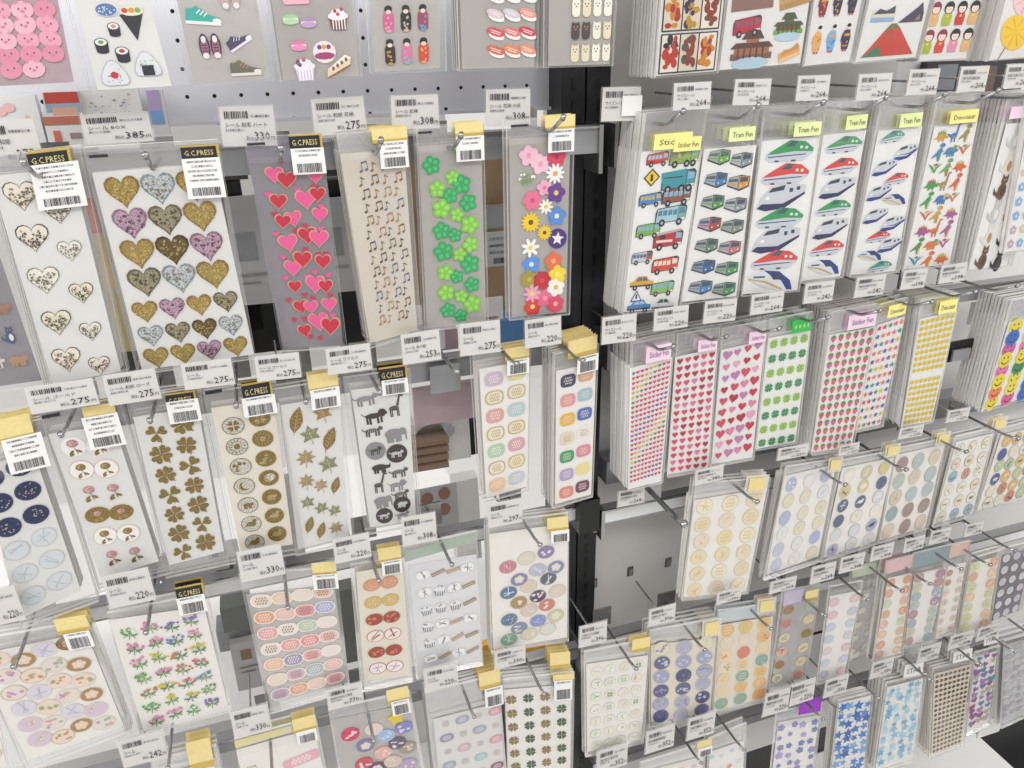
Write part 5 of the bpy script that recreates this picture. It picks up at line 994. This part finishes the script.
packet('sticker_packet', 'clear packet of grey and tan scrapbook pieces under a green header', 'grey and tan scrapbook pieces', (402, 547, 476, 530, 483, 664, 416, 678), (408, 566, 476, 554, 482, 660, 419, 673), a,
       fl='frost', sheet='grey_sheet', band=('b4c4b4', (403, 551, 476, 532, 477, 541, 405, 562)), single=True)
def a(A):
    cs = ['c88a94', 'ddd8c8', '9084b0', '8a8ab4', 'b8c0d8', '8a90c0', '5a7ca4', 'ddd0bc', '64687c', 'b09468', '5c4a64', 'ddd2c0', '64809c', 'dcccc0', 'd08878', '8a94b4', '8c98cc', 'ccd0a4', '8cb4a0', 'dcd4b8', 'd8dcd0', '6c94b0']
    pos = [(.28, .28), (.52, .23), (.77, .2), (.42, .4), (.66, .34), (.9, .34), (.28, .5), (.54, .47), (.8, .43), (.41, .6), (.66, .57), (.92, .55), (.28, .74), (.54, .68), (.78, .66), (.41, .83), (.66, .79), (.9, .77), (.27, .92), (.54, .9), (.79, .88)]
    for k, (u, v) in enumerate(pos): A.put(oval(cs[k % 22], 'c8bca4', C_(['line', 'buds', 'curl', 'flower', 'dots']), 'e8e0d4', .84, 'ink', .93), u - .06, v + .01, .115, .2, 'round_seal_sticker')
packet('sticker_packet', 'white sheet of round seals in dusty blue, plum and rose', 'dusty blue and plum round seals', (488, 522, 568, 512, 568, 640, 491, 652), (489, 534, 568, 523, 567, 637, 493, 649), a,
       (('gold', 547, 517, 568, 531), ('bar', 551, 530, 569, 542)), n=2, dep=.012, sheet='warm')
# ---- third row right
def ring_sheet(cols, rows, cs, r, ry=1, mo=('dots', 'flower', 'line', 'buds'), rim=None, mc=('e8e0d0',), name='round_seal_sticker', v0=.1, v1=.93, u0=.16, u1=.84, stag=.0, jit=.01, a_=0):
    def f(A):
        A.grid(cols, rows, lambda i, j: oval(C_(cs), C_(rim) if rim else 'd8ccb4', C_(mo), C_(mc), ry, 'ink', .93), r, u0, u1, v0, v1, name, jit, a_, stag)
    return f
packet('sticker_packet', 'pale sheet of faint yellow and gold round seals by the bare grey panel', 'faint yellow round seals', (696, 483, 770, 477, 747, 593, 681, 600), (694, 500, 767, 488, 746, 591, 683, 597), ring_sheet(3, 6, ['ece2c4', 'eadcb4', 'e8dccc', 'efe8d0', 'e8dcc0'], .114, 1, ('dots', 'line', 'curl', 'text'), ['d8c48c', 'dccfa8'], ('dcc890', 'd8b8a8', 'd8c48c'), v0=.08, v1=.93), (('box', 745, 475, 768, 493),), n=2, dep=.012, sheet='warm', fl='hazy')
packet('sticker_packet', 'pale grey sheet of navy, lilac and feather oval seals', 'navy, lilac and feather ovals', (786, 466, 838, 458, 822, 560, 763, 580), (784, 476, 836, 464, 818, 556, 766, 575), ring_sheet(3, 6, ['6c7486', 'b8bcd8', 'e4dcc0', 'e4e4e6', 'e8e6e0', 'c8cce0'], .106, 1.25, ('line', 'curl', 'none'), ['c8c8cc', 'b0b4c8'], ('e4e4e8', 'c8ccd4'), v0=.1, v1=.92, a_=-.1), (('box', 828, 457, 842, 472),), n=1, dep=.008, sheet='warm', fl='hazy')
packet('sticker_packet', 'sheet of navy moon, gold and little bird round seals', 'navy moon and bird seals', (840, 460, 894, 450, 877, 543, 820, 562), (842, 468, 894, 457, 875, 541, 822, 558), ring_sheet(3, 6, ['66708a', 'd8cc90', 'b4b4d0', 'dcdcdc', 'ece8dc', 'd8cca0'], .106, 1.15, ('line', 'bird', 'moon', 'none'), ['a8a8b8', 'd8ccb0'], ('d8d0a8', '55585c', 'e8e8e8'), v0=.1, v1=.93, a_=-.15), (('box', 885, 444, 900, 457),), n=1, dep=.008, sheet='warm', fl='hazy')
packet('sticker_packet', 'sheet of dusty teal and beige oval seals beside the birds', 'dusty teal and beige ovals', (895, 448, 945, 438, 927, 528, 878, 543), (896, 455, 944, 444, 925, 527, 879, 540), ring_sheet(3, 5, ['9cb0b8', 'b4c4c8', 'dccfbc', 'e4d8c8', 'a89490', 'b4c8bc'], .123, 1.25, ('buds', 'line', 'dots'), ['b8a890', 'c8c0b0'], ('d8ccb8', 'b8a088'), v0=.12, v1=.9, a_=-.2), (('box', 936, 432, 950, 445),), n=1, dep=.008, sheet='warm', fl='hazy')
packet('sticker_packet', 'sheet of small doodle ovals with blue and red accents', 'small doodle ovals', (955, 436, 994, 427, 974, 515, 932, 527), (956, 442, 993, 433, 972, 513, 933, 524), ring_sheet(3, 6, ['e8e4d8', '98b8d4', 'e4dcc8', 'd49c94', 'dcdcd4', 'ece8d8'], .114, 1.2, ('beast', 'line', 'buds'), ['b8b09c', '9a9488'], ('8a8478', 'b8a060'), v0=.1, v1=.93, a_=-.15), (('box', 992, 417, 1007, 430),), n=1, dep=.008, sheet='warm', fl='hazy')
packet('sticker_packet', 'sheet of navy, gold and coral retro seals at the picture edge', 'navy, gold and coral retro seals', (1000, 428, 1048, 416, 1030, 497, 975, 512), (1001, 435, 1047, 424, 1026, 495, 977, 510), ring_sheet(4, 6, ['e0c890', '4c64a4', 'b8c8a0', 'd08c7c', 'e4e0d4', 'dcb878'], .097, 1.15, ('beast', 'line', 'buds'), ['b8a078', '9a9488'], ('e8dcc0', '6a6458'), v0=.1, v1=.93, a_=-.1), n=1, dep=.008, sheet='warm', fl='hazy')
# ---- fourth row left
def a(A):
    A.put(chip('eacdc8', 'dcb0ac', 'text', 'd8a8a4', .7, .7), .34, .3, .16, 0, 'text_chip_sticker'); A.put(chip('e8b4bc', 'e8b4bc', 'text', 'f2dcdc', .35, .2), .76, .2, .24, .15, 'text_strip_sticker'); A.put([(rr(0, 0, 1, .3, .1), 'e0a0a8', 'ink')], .5, .36, .22, .12, 'text_strip_sticker'); A.put(motifs('text', 'b8a890'), .14, .17, .13, 0, 'word_sticker'); A.put(chip('c8d4e8', 'c8d4e8', 'text', 'f0f0f4', .5, .3), .84, .42, .14, 0, 'text_chip_sticker')
    for u, v, c in ((.3, .6, 'e0b8b0'), (.7, .62, 'c8d0e0'), (.4, .82, 'e8d0b8'), (.78, .85, 'd8b8c8')): A.put(chip(c, c, 'text', 'f2ece8', .5, .5), u, v, .15, 0, 'text_chip_sticker')
packet('sticker_packet', 'cream packet of pink word strips with a pale yellow header', 'pink word strips', (234, 738, 316, 716, 342, 850, 262, 880), (236, 750, 314, 728, 340, 846, 264, 872), a,
       (('gold', 293, 717, 316, 731), ('bar', 297, 730, 317, 742)), sheet='warm', band=('e9e0a8', (234, 741, 292, 725, 293, 731, 236, 748)), n=1, dep=.01)
def a(A):
    P_ = [(.2, .13, 'd8406c'), (.5, .13, 'e8d8cc'), (.8, .08, 'e8d040'), (.88, .17, '8a8cc8'), (.64, .2, 'a8c0e4'), (.36, .24, '8c84a8'), (.76, .28, '6c6474'), (.56, .33, 'e8b8b0'), (.3, .38, 'd05868'), (.88, .34, 'a8a088'), (.45, .44, '6c4c74'), (.66, .42, 'dcc8b8'), (.3, .55, 'b49cc0'), (.6, .56, 'd8b8c8'), (.85, .48, 'b8a8c8'), (.4, .7, '98b0d0'), (.7, .7, 'e0c0a8'), (.5, .85, 'c08098'), (.8, .85, '8ca8c0')]
    for u, v, c in P_: A.put(star(c, 5, 'gloss', .6) if c == 'e8d040' else oval(c, c, C_(['buds', 'flower']), 'e8dcd8', .85, 'gloss'), u, v, .12, R(-.3, .3), 'puffy_button_sticker', .0008)
packet('sticker_packet', 'clear packet of puffy coloured buttons with a yellow star', 'puffy buttons and yellow star', (328, 709, 410, 690, 434, 820, 352, 850), (331, 720, 409, 704, 430, 816, 355, 842), a,
       (('gold', 387, 688, 409, 702), ('bar', 392, 700, 410, 714)), fl='frost', sheet='frost_sheet', single=True)
def a(A):
    cs = ['ece4dc', 'dca8b0', 'b8a890', '9c9cb0', 'a8ccc8', '9a6474', 'c8b888', 'b0a4b4', '7c7c94', 'ece8e8', 'a8a8b8', 'e4dcc8', '94909c', 'd8b4b8', 'a8b0b8', 'ccc0ac']
    for j in range(7):
        for i in range(4):
            if (i + j) % 2: A.put(chip(C_(cs), None, 'text', 'ece6e6', .7, .8), .16 + .23 * i, .07 + .14 * j, .1, .1, 'text_chip_sticker')
            else: A.put([(p, C_(['c8a8a0', 'a8a0b0', 'b8b0a0']), m) for p, c, m in motifs('text', 'b8a8a8')], .16 + .23 * i, .07 + .14 * j, .09, .1, 'word_sticker')
packet('sticker_packet', 'thick packet of muted plum, olive and grey word chips', 'muted plum and grey word chips', (425, 692, 502, 672, 510, 800, 440, 822), (433, 719, 505, 701, 508, 796, 443, 815), a,
       (('gold', 479, 671, 500, 688), ('bar', 485, 687, 503, 706)), n=6, dep=.03)
def a(A):
    A.grid(4, 7, lambda i, j: clover('b09c68' if (i % 2 == 0) else '64825c', None, 4, None, 'foil', .5), .085, .14, .86, .1, .93, 'clover_sticker', .0, 0, .0)
packet('sticker_packet', 'white sheet of tan and dark green clovers by the black uprights', 'tan and dark green clovers', (498, 679, 574, 671, 572, 780, 506, 790), (500, 690, 571, 684, 570, 777, 508, 786), a,
       (('gold', 550, 652, 570, 668), ('strip', 553, 674, 574, 680), ('bar', 554, 680, 572, 700)), n=3, dep=.015, sheet='warm')
packet('sticker_packet', 'small packet hanging low with a large gold tag beneath the 242 yen label', 'large gold tag', (150, 760, 216, 744, 240, 860, 172, 880), (154, 775, 214, 762, 236, 856, 174, 872), ring_sheet(3, 4, ['e8dcc8', 'd8c8b0'], .12), (('gold', 188, 740, 212, 768),), n=2, dep=.012, sheet='warm')
packet('sticker_packet', 'packet of round pink seals cut off in the lowest corner of the picture', 'corner pink seals', (-70, 700, -8, 690, 18, 800, -40, 820), (-66, 708, -10, 698, 15, 797, -38, 815), ring_sheet(3, 5, ['e0b8b0', 'e8d0c0'], .13), sheet='warm', fl='hazy')
# ---- fourth row right
packet('sticker_packet', 'pale sheet of green clover ring seals beside the black uprights', 'green clover ring seals', (584, 651, 650, 638, 643, 742, 585, 756), (586, 664, 648, 655, 641, 739, 587, 752), ring_sheet(4, 7, ['eceadc', 'f0eee4', 'ece4d8', 'ebe8dc'], .092, 1, ('clover', 'curl', 'line'), ['c0cfb0', 'd0d0c4', 'dcc8b0', 'b8c8b4'], ('7aa87c', 'd0d0b8', 'b8c4b0'), v0=.09, v1=.94, stag=.0), (('gold', 632, 638, 650, 651),), sheet='warm', fl='hazy', n=1, dep=.008)
packet('sticker_packet', 'cream sheet of navy blue berry patterned seals', 'navy berry patterned seals', (650, 630, 718, 617, 712, 716, 649, 727), (651, 645, 716, 637, 710, 712, 651, 722), ring_sheet(3, 6, ['5c6088', '6a6a90', 'a8acc8', 'e8dfc0', '54587c', 'b8b8c8'], .132, .95, ('dots', 'buds'), ['c8c4b8', '8a8aa0'], ('d0d0dc', '9a9ab8'), v0=.06, v1=.94, stag=.02), (('box', 702, 619, 721, 637),), sheet='cream', fl='hazy', n=3, dep=.02)
packet('sticker_packet', 'cream sheet of orange and yellow patterned seals', 'orange and yellow patterned seals', (718, 610, 775, 602, 768, 700, 711, 713), (719, 625, 773, 616, 766, 697, 712, 711), ring_sheet(3, 7, ['e8c088', 'e8b078', 'dc8c7c', 'ecd8b4', 'e8cc8c', '8cb4a8', 'e8dcc8'], .128, 1, ('dots', 'buds', 'line', 'text'), ['e0c8a0', 'e8d8c0'], ('f0e0c0', 'd8a068', 'c8b078'), v0=.07, v1=.93), (('box', 757, 598, 776, 613),), sheet='cream', fl='hazy', n=1, dep=.008, band=('ccd8dc', (718, 612, 757, 604, 758, 616, 719, 622)))
packet('sticker_packet', 'narrow packet of berries, holly and cookie stickers under a lilac header', 'berries and cookies', (782, 591, 820, 583, 804, 682, 768, 690), (784, 604, 818, 596, 801, 679, 771, 684), ring_sheet(2, 6, ['d8c8a8', 'c88c88', 'a8c0a8', 'dcd0b0', '9c7c58', 'e0b8a8'], .176, .9, ('buds', 'line', 'dots'), ['d0c4b0'], ('b05c58', '7a9a78', 'e8d8b8'), v0=.08, v1=.93), (('gold', 805, 590, 818, 600),), fl='hazy', sheet='clear_sheet', band=('cfc4dc', (784, 592, 804, 588, 801, 601, 783, 606)))
packet('sticker_packet', 'narrow sheet of pale blue and pink squares on a white ground', 'pale blue and pink squares', (829, 586, 862, 580, 846, 677, 816, 683), (830, 596, 861, 590, 844, 674, 818, 681), ring_sheet(2, 7, ['d4d4e0', 'c8c8dc', 'd8dcd8', 'e0d4d8', 'e4c8c8', 'ccd4e0'], .176, .85, ('line', 'dots'), ['c8c4cc', 'c4c4d4'], ('ece8ec', 'e4d8d8'), v0=.08, v1=.93), sheet='warm', fl='hazy')
packet('sticker_packet', 'pale clear sheet of faint cream seals turned beside blue squares', 'faint cream seals', (851, 566, 886, 559, 868, 650, 838, 664), (863, 590, 884, 585, 866, 648, 847, 658), ring_sheet(2, 5, ['e4e0cc', 'd8d8c8', 'ccd4cc', 'e4dcc0'], .176, .9, ('line', 'dots'), ['d8d4c4'], ('c8c8b8', 'ece8dc')), sheet='clear_sheet', fl='hazy', Y=.635, band=('cfdcc0', (852, 567, 885, 560, 885, 570, 852, 578)))
packet('sticker_packet', 'narrow sheet of peach and mint round seals under a pink header', 'peach and mint round seals', (886, 561, 914, 554, 902, 655, 872, 663), (888, 578, 911, 573, 900, 653, 873, 660), ring_sheet(2, 8, ['e8b8a4', 'e4a890', 'ecccac', 'd0dcc0', 'e8c0b0', 'e0c4a8'], .176, 1, ('line', 'buds'), ['e4d0bc'], ('f0e0d0', 'dcc0a0'), v0=.06, v1=.94), sheet='warm', fl='hazy', band=('ecc8c8', (886, 562, 913, 555, 911, 567, 886, 574)), n=1, dep=.01)
packet('sticker_packet', 'sheet of mauve and dusty teal round seals under a teal header', 'mauve and dusty teal seals', (913, 553, 950, 544, 932, 641, 902, 648), (914, 574, 946, 567, 930, 639, 904, 646), ring_sheet(2, 8, ['c4a0a4', 'a8c0c4', 'd8d4c4', 'b898a8', 'c4d0c4', 'b4c0c4'], .167, 1, ('line', 'buds', 'dots'), ['d0c8c0'], ('e4dcd8', 'c8b8b0'), v0=.06, v1=.94), sheet='warm', fl='hazy', band=('93abb0', (914, 554, 949, 546, 947, 559, 914, 568)), n=1, dep=.008)
packet('sticker_packet', 'narrow sheet of pale rose seals with one brown seal low down', 'pale rose and brown seals', (950, 544, 970, 540, 955, 632, 934, 638), (948, 566, 966, 562, 953, 630, 935, 636), ring_sheet(2, 7, ['e4ccc0', 'd8d4c4', 'ecdccc', 'c4a088'], .176, 1, ('line', 'buds'), ['d8c8bc'], ('ece0d4', 'c8b098')), sheet='warm', fl='hazy', band=('e8c8b8', (950, 545, 969, 541, 967, 553, 949, 558)))
packet('sticker_packet', 'sheet of lime green and peach round seals', 'lime and peach round seals', (970, 558, 1001, 549, 989, 628, 957, 636), (971, 563, 999, 556, 987, 626, 959, 632), ring_sheet(2, 7, ['d4dca8', 'e4b8a0', 'dce0b4', 'ecccb0', 'd8dcb8'], .176, .95, ('line', 'buds'), ['dcd4b8'], ('ece8cc', 'c8cc98'), v0=.06, v1=.94), sheet='warm', fl='hazy', n=1, dep=.008)
packet('sticker_packet', 'smoky clear packet of silver ring seals at the picture edge', 'silver ring seals', (1001, 548, 1034, 540, 1020, 612, 989, 624), (1002, 555, 1032, 548, 1018, 610, 991, 621), ring_sheet(3, 6, ['dcd8dc', 'd8d0d8', 'e0dce0'], .123, 1.1, ('line', 'none'), ['b4b0b4', 'a8a4a8'], ('c4bcc4', 'b8b4b8'), v0=.06, v1=.94), sheet='gray_sheet', fl='hazy')
# ---- lowest row right
def scat(fs, n, r, cs, name, u0=.12, u1=.88, v0=.05, W_=4):
    def f(A):
        rows = n // W_
        for j in range(rows):
            for i in range(W_): A.put(fs(C_(cs)), u0 + (u1 - u0) * i / (W_ - 1) + R(-.05, .05), v0 + (.97 - v0) * j / rows + R(-.015, .015), r * R(.7, 1.2), R(-.5, .5), name)
    return f
packet('sticker_packet', 'lilac tinted packet of purple paw and star stickers with a purple tag', 'purple paw stickers', (776, 711, 822, 703, 806, 830, 762, 845), (778, 722, 819, 715, 804, 826, 764, 838), scat(lambda c: flower(c, c, 5, 'ink', .4), 48, .085, ['8e8ec4', '9a9ad0', 'b0a8dc', '7888c0'], 'paw_sticker'), (('purple', 799, 698, 821, 713, ''),), sheet='warm', fl='violet')
packet('sticker_packet', 'packet of vivid blue star stickers', 'vivid blue stars', (838, 700, 872, 691, 860, 815, 824, 826), (839, 703, 871, 695, 858, 811, 826, 821), scat(lambda c: star(c), 56, .16, ['4078c4', '5890d4', '3464b0', '7cacdc', '3c80d0'], 'blue_star_sticker'), sheet='warm', fl='hazy', n=1, dep=.01)
packet('sticker_packet', 'packet of light sky blue star stickers, thickest of the blue ones', 'light sky blue stars', (886, 682, 926, 673, 914, 762, 872, 775), (887, 687, 923, 678, 912, 759, 875, 770), scat(lambda c: star(c), 60, .11, ['8cc4e4', 'a4d4ec', '74b0dc', 'bce0f0'], 'sky_star_sticker'), (('white', 904, 663, 923, 676, 'STAR'),), sheet='warm', fl='hazy', n=5, dep=.03)
packet('sticker_packet', 'cream sheet of tiny brown paw prints in slanting lines', 'tiny brown paw prints', (932, 668, 974, 657, 963, 745, 929, 758), (934, 674, 971, 664, 961, 743, 931, 755), lambda A: A.grid(8, 17, lambda i, j: [(el(0, 0, .9, .7, 7), C_(['a08468', 'b09478', '8c7054']), 'foil'), (el(.2, .7, .4, .3, 6), '8c7054', 'foil')], .058, .08, .92, .04, .96, 'brown_print_sticker', 0, .5, .0), (('white', 953, 650, 972, 661, 'STAR'),), sheet='cream', fl='hazy', n=6, dep=.03)
packet('sticker_packet', 'lilac packet of purple, teal and mauve puffy hearts', 'purple and teal hearts', (974, 652, 999, 645, 990, 724, 965, 736), (975, 657, 997, 651, 988, 722, 966, 733), scat(lambda c: heart(c, None, None, 0, 'gloss'), 36, .17, ['9a70ac', '6c9cac', 'b490c0', 'a46c94', '8484b4', 'c4b8b0'], 'pastel_heart_sticker', .16, .84, .04, 3), (('white', 984, 634, 998, 644, 'STAR'),), sheet='warm', fl='violet')
packet('sticker_packet', 'grey marbled packet at the lower picture edge', 'grey marbled seals', (1004, 640, 1040, 630, 1026, 716, 1000, 728), (1005, 645, 1038, 636, 1024, 714, 1002, 724), scat(lambda c: oval(c, 'b8b4b8', 'curl', 'c8c4c8', 1), 40, .12, ['c4c4c4', 'd4d4d4', 'b4b4b8'], 'silver_seal_sticker'), sheet='grey_sheet', fl='hazy', n=2, dep=.02)
packet('sticker_packet', 'pale pink packet cut off at the bottom below the green clover rings', 'pale pink cut off packet', (640, 762, 705, 742, 700, 880, 640, 895), (642, 772, 703, 756, 698, 876, 642, 890), scat(lambda c: star(c, 8, 'ink', .6), 40, .08, ['e8c8cc', 'd8b8c8', 'ecd8d8'], 'pink_sticker'), (('gold', 697, 740, 712, 747), ('bar', 698, 747, 712, 756)), sheet='warm', fl='hazy')
packet('sticker_packet', 'pale sky blue packet cut off at the bottom beside the pale pink one', 'sky blue cut off packet', (708, 738, 746, 722, 742, 870, 705, 880), (709, 752, 744, 740, 740, 866, 707, 874), scat(lambda c: star(c, 8, 'ink', .6), 40, .08, ['b8d8e8', 'd8e4ec', 'e89c9c', 'c8dcec'], 'snow_sticker'), sheet='warm', fl='hazy', n=1, dep=.01)
# ======================= hooks and labels =======================
SJ = 'シール 和毛 ハート'; SR = 'サイズシール'
H = [  # tip, holding what, label (x, y, w, h, price, text)
 ((24, 163), 'through the lace hearts', (8, 143, 62, 46, '275', 'シール 和紙', '', .63)), ((146, 156), 'through the glitter hearts', (117, 128, 68, 30, '385', 'シール BOX', '', .64)), ((281, 149), 'through the pink and red hearts', (248, 126, 54, 40, '330', SJ, '', .635)),
 ((381, 141), 'through the gold music notes', (339, 116, 52, 37, '275', 'シール 和紙 花柄', '', .635)), ((461, 136), 'through the glossy green clovers', (415, 112, 47, 34, '308', 'シール 友禅', '', .635)), ((563, 118), 'through the colourful flowers', (508, 107, 44, 36, '308', 'シール 花柄 小花', '', .635)),
 ((683, 112), 'holding the buses and trucks sheets', (692, 96, 37, 27, '264', SR, '')), ((758, 106), 'holding the commuter train sheets', (752, 92, 36, 26, '264', SR, '')), ((823, 103), 'holding the wide bullet train sheets', (813, 88, 32, 25, '264', SR, '')),
 ((886, 98), 'holding the narrow bullet train sheets', (874, 87, 33, 26, '264', SR, '')), ((945, 95), 'holding the small zigzag bullet train sheets', (923, 82, 30, 25, '264', SR, '')), ((998, 91), 'holding the dinosaur sheets', (973, 79, 28, 25, '264', SR, '')), ((1046, 86), 'holding the sitting cats sheets', (1018, 76, 26, 24, '264', '', '')),
 ((61, 435), 'through the navy and silver round seals', (62, 396, 68, 26, '275', 'シール ゴールド', '')), ((150, 421), 'through the pink and gold roses', (132, 387, 52, 30, '275', 'シール 和紙 ローズ', '')), ((236, 406), 'through the plain gold clovers', (208, 374, 50, 26, '275', 'シール', '')),
 ((306, 402), 'through the round gold motif seals', (278, 367, 44, 25, '275', 'シール ゴールド', '')), ((380, 393), 'through the gold and sage leaves', (349, 359, 44, 26, '275', 'シール ワイルド', '')), ((457, 372), 'through the black and grey safari animals', (421, 347, 38, 30, '253', 'シール 本の紙', '')),
 ((517, 364), 'through the pastel gold outlined chips', (480, 338, 40, 32, '275', 'シール', '')), ((583, 361), 'through the strong coloured text chips', (543, 332, 36, 28, '220', 'シール', '')),
 ((673, 347), 'holding the tiny rainbow hearts', (619, 329, 34, 27, '220', SR, '')), ((726, 337), 'holding the small dark red hearts', (671, 318, 34, 22, '220', SR, '')), ((779, 329), 'holding the larger red and lilac hearts', (720, 311, 32, 22, '220', SR, '')), ((828, 318), 'holding the light and dark green clovers', (767, 303, 32, 20, '264', SR, '')),
 ((880, 311), 'holding the strawberry grid', (819, 292, 29, 20, '242', SR, '')), ((932, 302), 'holding the small multicoloured stars', (870, 286, 29, 20, '242', '', '')), ((975, 292), 'holding the tiny yellow smileys', (914, 279, 24, 19, '198', '', '')), ((1017, 286), 'holding the large coloured smileys', (953, 273, 26, 18, '198', '', '')),
 ((14, 667), 'through the soft pink and gold floral seals', (2, 606, 36, 34, '220', 'シール', '')), ((146, 633), 'through the wild flower sprigs', (129, 588, 46, 32, '220', 'シール', '')), ((288, 608), 'through the peach and lilac text badges', (261, 563, 44, 30, '330', 'シール', '')), ((379, 581), 'through the brick red and gold seals', (352, 548, 36, 24, '220', 'シール', '')),
 ((452, 565), 'through the grey and tan scrapbook pieces', (419, 529, 34, 28, '308', 'シール', '')), ((540, 545), 'through the dusty blue and plum round seals', (505, 513, 34, 24, '297', 'シール', '')),
 ((757, 502), 'through the faint yellow round seals', (709, 475, 28, 15, '385', '', '')), ((845, 485), 'through the navy, lilac and feather ovals', (793, 452, 30, 12, '220', '', '')), ((906, 470), 'through the navy moon and bird seals', (849, 449, 20, 10, '220', '', '')), ((966, 452), 'through the dusty teal and beige ovals', (911, 432, 24, 11, '220', '', '')), ((1018, 439), 'through the small doodle ovals', (958, 415, 22, 12, '220', '', '')),
 ((168, 768), 'above the large gold tag packet', (143, 749, 44, 26, '242', 'シール', '')), ((272, 772), 'through the pink word strips', (251, 721, 36, 26, '330', 'シール', '')), ((374, 741), 'through the puffy buttons and yellow star', (345, 696, 34, 20, '770', '', '')), ((474, 717), 'through the muted plum and grey word chips', (441, 677, 32, 22, '220', 'シール', '')), ((544, 694), 'through the tan and dark green clovers', (510, 657, 30, 18, '330', '', '')),
 ((636, 669), 'through the green clover ring seals', (593, 634, 27, 21, '396', '', '')), ((705, 650), 'through the navy berry patterned seals', (662, 615, 26, 17, '396', '', '')), ((771, 629), 'through the orange and yellow patterned seals', (729, 596, 24, 12, '396', '', '')), ((825, 616), 'through the berries and cookies', (783, 585, 26, 12, '264', '', '')), ((868, 600), 'through the pale blue and pink squares', (823, 573, 24, 17, '264', '', '')),
 ((902, 591), 'through the peach and mint round seals', (852, 563, 24, 16, '308', '', '')), ((930, 584), 'through the mauve and dusty teal seals', (882, 552, 22, 14, '308', '', '')), ((961, 569), 'through the pale rose and brown seals', (914, 544, 20, 13, '308', '', '')), ((990, 565), 'through the lime and peach round seals', (940, 536, 20, 13, '308', '', '')), ((1015, 551), 'through the silver ring seals', (974, 529, 18, 12, '308', '', '')),
 ((701, 763), 'through the pale pink cut off packet', (660, 739, 28, 22, '352', '', '')), ((744, 750), 'through the sky blue cut off packet', (701, 726, 27, 22, '352', '', '')), ((823, 719), 'through the purple paw stickers', (777, 702, 26, 23, '220', '', '')), ((841, 712), 'beside the purple tagged packet', (802, 692, 25, 22, '220', '', '')), ((881, 700), 'through the vivid blue stars', (836, 686, 23, 18, '330', '', '')),
 ((932, 681), 'through the light sky blue stars', (882, 668, 22, 16, '330', '', '')), ((980, 665), 'through the tiny brown paw prints', (929, 653, 22, 15, '330', '', '')), ((1015, 652), 'through the purple and teal hearts', (961, 640, 24, 14, '308', '', '')), ((1040, 640), 'through the grey marbled seals', (988, 632, 22, 13, '308', '', '')),
]
for h in H: hook(*h)
hook((684, 524), 'bare, with nothing on it, under the tiny rainbow hearts', None, L=.055, thick=.003, up=.006)
pricelabel((621, 104, 38, 34, '', SR, '', .64), .64, 'half hidden by a blank square, beside the uprights', patch=True)
pricelabel((631, 497, 26, 16, '264', '', '', .64), .64, 'below the tiny rainbow hearts')
pricelabel((612, 758, 30, 22, '352', '', '', .61), .61, 'below the green clover ring seals')
